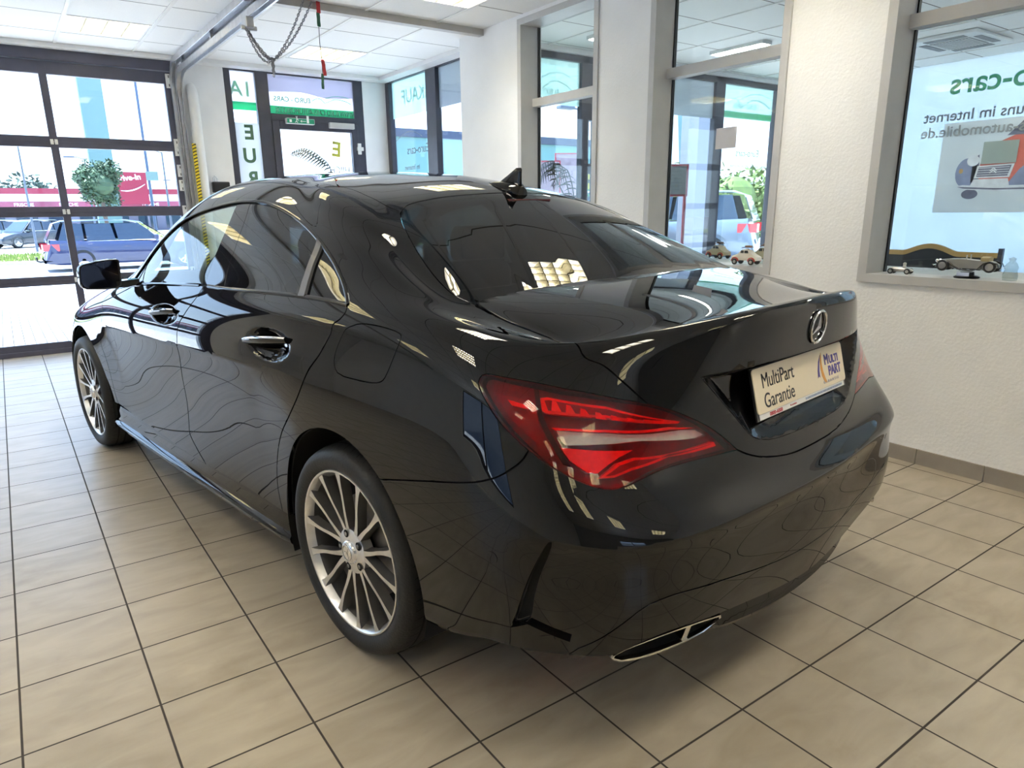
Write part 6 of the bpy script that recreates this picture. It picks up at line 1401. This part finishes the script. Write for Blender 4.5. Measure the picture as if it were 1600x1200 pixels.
blue=mat('dark_blue_car_paint',(.014,.022,.075),.25,coat=1,noise=.1); black_p=mat('black_street_paint',(.012,.014,.02),.3,coat=1,noise=.1); silver_p=mat('silver_blue_paint',(.17,.21,.27),.3,metal=.4,coat=1,noise=.06); dark_p=mat('dark_grey_street_paint',(.05,.055,.07),.3,coat=1,noise=.1); white_p=mat('white_street_paint',(.62,.64,.66),.3,coat=1,noise=.04); red_p=mat('red_street_paint',(.30,.03,.03),.3,coat=1,noise=.1)
wg=street_car('estate_car','dark blue estate car with a tow bar parked across the view outside the gate',(1.15,22.6,GZ),0,4.8,1.82,1.50,'estate',blue)
m=MB().tube([(.05,0,.30),(-.10,0,.28),(-.17,0,.31),(-.18,0,.38)],.025,8).ball((-.18,0,.40),.035); m.build('tow_bar',MT['black'],wg,smooth=50)
street_car('parked_car','black hatchback in the car park, just left of the blue estate car',(3.15,46.5,GZ),math.radians(215),4.1,1.76,1.50,'hatch',black_p)
street_car('parked_car','dark car with a pale side in the car park, partly behind the black hatchback',(1.5,51,GZ),math.radians(212),4.2,1.76,1.5,'hatch',silver_p)
street_car('parked_car','dark car at the left picture edge in the car park',(.1,57,GZ),math.radians(200),4.3,1.76,1.5,'hatch',dark_p)
street_car('off_road_car','silver-blue off-road car with a red tail lamp outside the office',(14.3,6.9,-.02),math.radians(120),4.6,1.86,1.70,'suv',silver_p)
street_car('off_road_car','pale off-road car seen from behind at the left edge of the second inner window',(11.45,7.3,-.02),math.radians(122),4.6,1.86,1.68,'suv',silver_p)
# trees and hedge
lf=mat('tree_leaves',(.045,.085,.04),.7,noise=.45,nscale=3); lf2=mat('far_tree_leaves',(.035,.065,.045),.8,noise=.4,nscale=1); lf3=mat('hedge_leaves',(.11,.16,.03),.7,noise=.4,nscale=3); bark=mat('bark',(.12,.09,.07),.9,noise=.2)
def crown(c,rad,n,size,seed,m,parent,name='crown',sc=(1,1,1),col2=None):
    r=random.Random(seed); mb=MB()
    lobes=[(Vector((r.gauss(0,1),r.gauss(0,1),r.gauss(0,1))).normalized()*r.uniform(.35,.72),r.uniform(.38,.58)) for _ in range(16)]
    for _ in range(n):
        o,lr=r.choice(lobes); d=Vector((r.gauss(0,1),r.gauss(0,1),r.gauss(0,1))).normalized(); p=(o+d*lr*r.uniform(.72,1.03))*rad
        p=Vector((p.x*sc[0],p.y*sc[1],p.z*sc[2]))+Vector(c); a=Vector((r.gauss(0,1),r.gauss(0,1),r.gauss(0,.7))).normalized(); b=a.cross(d); b=b.normalized() if b.length>.01 else a.orthogonal(); s=size*r.uniform(.6,1.3)
        mb.add([p-a*s,p-b*s*.45,p+a*s,p+b*s*.45],[(0,1,2,3)])
    mb.ball(c,rad*.5,14,9,sc)
    return mb.build(name,m,parent,recalc=False)
tr_=thing('tree','round bushy green tree standing in the street, seen through the gate','tree',(3.5,27.4,GZ))
crown((0,0,2.72),1.0,5200,.085,11,lf,tr_,sc=(.92,.92,.86)); MB().tube([(0,0,0),(.02,0,1.0),(0,0,2.1)],[.09,.07,.06],10).tube([(0,0,1.5),(.3,.1,2.3)],[.05,.02],8).tube([(0,0,1.5),(-.3,-.1,2.3)],[.05,.02],8).build('trunk',bark,tr_,smooth=50)
for k,(x,y,rad,z) in enumerate(((-5.5,118,4.6,3.4),(4.2,118,4.2,4.2),(12.6,119,3.2,3.8),(19.6,118,3.0,3.6),(26.5,118,3.2,3.2),(34.5,118,3.6,5.0),(-15.5,118,4.4,3.4))):
    q=thing('far_tree','dark green tree crown showing over the long store roof, number of them in a row','tree',(x,y,GZ),0,'far trees behind the store'); crown((0,0,z),rad,900,.45,20+k,lf2,q,sc=(1,1,.75)); MB().tube([(0,0,0),(0,0,z)],[.3,.2],8).build('trunk',bark,q); q['label']='dark green far tree showing over the roof of the red and white store'
hd_=thing('hedge','sunlit yellow-green hedge behind the parked off-road car','hedge',(17.5,10.5,-.05)); 
for k,(dx,dz,rr2) in enumerate(((-1.6,1.5,1.6),(.4,1.6,1.7),(2.3,1.4,1.6))): crown((dx,0,dz),rr2,1500,.12,50+k,lf3,hd_,'foliage',sc=(1,.7,.75))
# store across the street
pinkred=mat('crimson_band',(.26,.012,.035),.6,noise=.06,nscale=.3); offw=mat('white_cladding',(.75,.72,.73),.7,noise=.04,nscale=.3); gfront=mat('grey_shop_front',(.11,.11,.15),.6,noise=.2,nscale=.2)
so=thing('store_building','long low white store with crimson bands across the car park','building',(0,92,GZ))
MB().box((-60,0,0),(62,14,4.3)).build('store_wall',offw,so); MB().box((-60,-.2,4.15),(62,14,4.75)).build('roof_band',pinkred,so); MB().box((-60,-.15,2.75),(62,0,3.35)).build('lower_band',mat('faded_pink_band',(.26,.05,.09),.6,noise=.35,nscale=.25),so)
MB().box((-60,-.05,0),(62,.0,2.75)).build('shop_front',gfront,so)
m=MB()
for k in range(40): m.box((-58+3*k,-.1,.3),(-56+3*k,-.04,2.4))
m.build('shop_windows',carglass,so)
for k in range(4): text('lettering','FRISCHE',.5,ink_white,so,frame_matrix((2+4.2*k,-.16,2.85),(1,0,0),(0,0,1)),.01)
sg=thing('store_sign','tall crimson sign with white script ending in ive-In above the store','sign',(14,90.5,GZ))
MB().box((-2.2,0,3.0),(1.25,.5,6.55)).build('sign_panel',pinkred,sg); MB().box((-2.0,.2,0),(-1.8,.4,3.0)).build('sign_post',gfront,sg); MB().box((.85,.2,0),(1.05,.4,3.0)).build('sign_post',gfront,sg); text('lettering','Drive-In',.85,ink_white,sg,frame_matrix((-2.15,-.02,5.5),(1,.0,.10),(-.1,0,1)),.01,bold=.02)
MB().tube([(-1.6+2.6*t_,-.03,5.0-.7*math.sin(math.pi*(.25+.6*t_))+.55*t_) for t_ in np.linspace(0,1,12)],[.07*math.sin(math.pi*(.05+.9*t_))+.01 for t_ in np.linspace(0,1,12)],6).build('smile_line',ink_white,sg)
# pylon, pole and lamp posts
pyl=MB().box((4.01,34.5,GZ),(4.95,35,11)).build('sign_pylon',mat('pale_turquoise_cladding',(.13,.22,.24),.6,noise=.05,nscale=.5)); tag(pyl,'pale turquoise pylon rising behind the tree','pylon')
pl_=thing('post','blue-grey round post with a small board in front of the red sign','post',(6.32,34.5,GZ)); MB().tube([(0,0,0),(0,0,8)],[.07,.055],12).build('pole',mat('blue_grey_metal',(.06,.09,.17),.5,noise=.06),pl_,smooth=50)
MB().box((-.12,-.10,3.2),(.40,-.07,3.6)).build('small_board',mat('pale_board',(.16,.24,.25),.6,noise=.04),pl_); 
lm=mat('pale_grey_pole',(.10,.12,.16),.5,noise=.06)
def lamp_post(x,y,hgt,label,double):
    t=thing('lamp_post',label,'street lamp',(x,y,GZ),0,'car park lamp posts'); MB().tube([(0,0,0),(0,0,hgt)],[.06,.035],10).build('pole',lm,t,smooth=50)
    for s in ((-1,1) if double else (-1,)):
        MB().tube([(0,0,hgt-.05),(s*.3,0,hgt+.06),(s*.55,0,hgt+.08)],.025,8).build('arm',lm,t); MB().box((min(s*.45,s*.95),-.10,hgt+.03),(max(s*.45,s*.95),.10,hgt+.11)).build('lamp_head',lm,t,bevel=.02)
lamp_post(1.55,38,5.1,'tall double-armed lamp post seen through the left upper gate pane',True)
lamp_post(4.55,42,4.6,'double-armed lamp post just left of the round tree',True)
lamp_post(7.3,36,4.6,'single-armed lamp post right of the blue-grey post',False)
lamp_post(12.1,58,4.2,'small lamp post in front of the red sign',False)
lamp_post(13.5,12.0,4.1,'slim double lamp post seen through the first inner window',True)
# neighbours seen through the right-hand windows
tb=thing('turquoise_building','long turquoise hall with a dark blue roof edge seen through the porch windows','building',(25,31,GZ))
MB().box((-8.6,0,0),(14,1.6,5.35)).build('hall_wall',mat('turquoise_cladding',(.12,.245,.255),.6,noise=.04,nscale=.3),tb); MB().box((-8.7,-.15,5.35),(14.1,1.7,5.75)).build('roof_edge',mat('dark_blue_edge',(.03,.045,.085),.5,noise=.06),tb)
MB().prism([(-3.0,1.2),(1.2,1.2),(1.8,2.3),(-.8,2.7)],.2,frame_matrix((0,-.02,0),(1,0,0),(0,0,1))).build('orange_panel',mat('orange_panel',(.30,.14,.02),.5,noise=.05),tb)
MB().prism([(-6.5,.9),(-4.0,.9),(-3.4,1.9),(-5.4,2.1)],.2,frame_matrix((0,-.02,0),(1,0,0),(0,0,1))).build('grey_panel',mat('grey_panel',(.10,.11,.105),.5,noise=.05),tb)
MB().box((-1,-.3,.2),(5,-.05,3.4)).build('pale_front',mat('very_pale_front',(.80,.80,.82),.6,noise=.02),tb)
wc_=thing('white_gable','white gabled wall with a pale turquoise edge behind the parked cars','building',(18.0,13.2,GZ))
MB().prism([(-.9,0),(.55,0),(-.1,5.2),(-.9,5.2)],.4,frame_matrix((0,0,0),(1,0,0),(0,0,1))).build('wall',mat('white_render',(.85,.85,.85),.7,noise=.02),wc_)  # wall in one even white
MB().prism([(.55,0),(1.2,0),(.8,5.2),(-.1,5.2)],.4,frame_matrix((0,.02,0),(1,0,0),(0,0,1))).build('edge_strip',mat('turquoise_strip',(.14,.25,.27),.6,noise=.03),wc_)
co=MB().box((12.12,7.0,-.02),(12.62,7.45,4.2)).build('grey_column',mat('pale_grey_column',(.17,.18,.22),.7,noise=.04,nscale=1)); tag(co,'pale grey square column outside the office window','column')
vn=thing('yellow_van','yellow and green van end showing at the left edge of the second inner window','van',(17.2,16.2,GZ),math.radians(60))
yv=mat('van_yellow',(.30,.25,.01),.4,coat=.5,noise=.05); gv_=mat('van_green',(.03,.14,.07),.4,coat=.5,noise=.05)
MB().loft([[(x,-1.1,.4),(x,-1.12,2.0),(x,-1.0,3.0),(x,1.0,3.0),(x,1.12,2.0),(x,1.1,.4)] for x in (0,.1,3.4)],True,True).build('van_body',yv,vn,smooth=30,bevel=.03)
MB().prism([(-.9,.9),(.9,.9),(.3,2.3),(-.4,2.3)],.01,frame_matrix((-.012,0,0),(0,-1,0),(0,0,1))).build('green_panel',gv_,vn); MB().box((-.012,-.7,2.5),(.0,.7,2.62)).build('dark_strip',MT['black'],vn)
for y in (-.75,.75): MB().lathe([(0,-.1),(.33,-.1),(.33,.1),(0,.1)],24,Matrix.Translation((.5,y,.33))@Matrix.Rotation(math.pi/2,4,'X')).build('wheel',tyre_m,vn,smooth=40)
redf=mat('red_sign_frame',(.30,.02,.04),.5,noise=.05)
def board(x,y,z0,z1,w,label,face,rz=-.5):
    t=thing('sign_board',label,'sign',(x,y,-.02),rz); MB().box((-w/2,-.02,z0),(w/2,.0,z1)).build('panel',face,t)
    f=MB(); e=.022
    for a,b in (((-w/2-e,-.03,z0-e),(w/2+e,.01,z0)),((-w/2-e,-.03,z1),(w/2+e,.01,z1+e)),((-w/2-e,-.03,z0),(-w/2,.01,z1)),((w/2,-.03,z0),(w/2+e,.01,z1))): f.box(a,b)
    f.build('frame',redf,t); MB().tube([(-w/2,0,0),(-w/2,0,z0)],.02,8).tube([(w/2,0,0),(w/2,0,z0)],.02,8).build('post',redf,t)
    return t
bd=board(6.64,2.68,1.45,1.76,.23,'grey notice with a thin red frame outside the second inner window',mat('notice_grey',(.22,.23,.25),.7,noise=.06,nscale=20))
m=MB()
for k in range(6): m.box((-.07,-.023,1.50+.04*k),(.07-.02*(k%2),-.0205,1.506+.04*k))
m.build('print_lines',ink_grey,bd)
board(9.0,8.0,1.55,2.2,.45,'red framed board standing outside, left in the first inner window',mat('pale_pink_board',(.25,.20,.23),.7,noise=.05))
board(9.55,8.05,1.3,2.36,.48,'pale board with faded pink print outside the first inner window',mat('mottled_pink_board',(.24,.18,.21),.7,noise=.25,nscale=8))
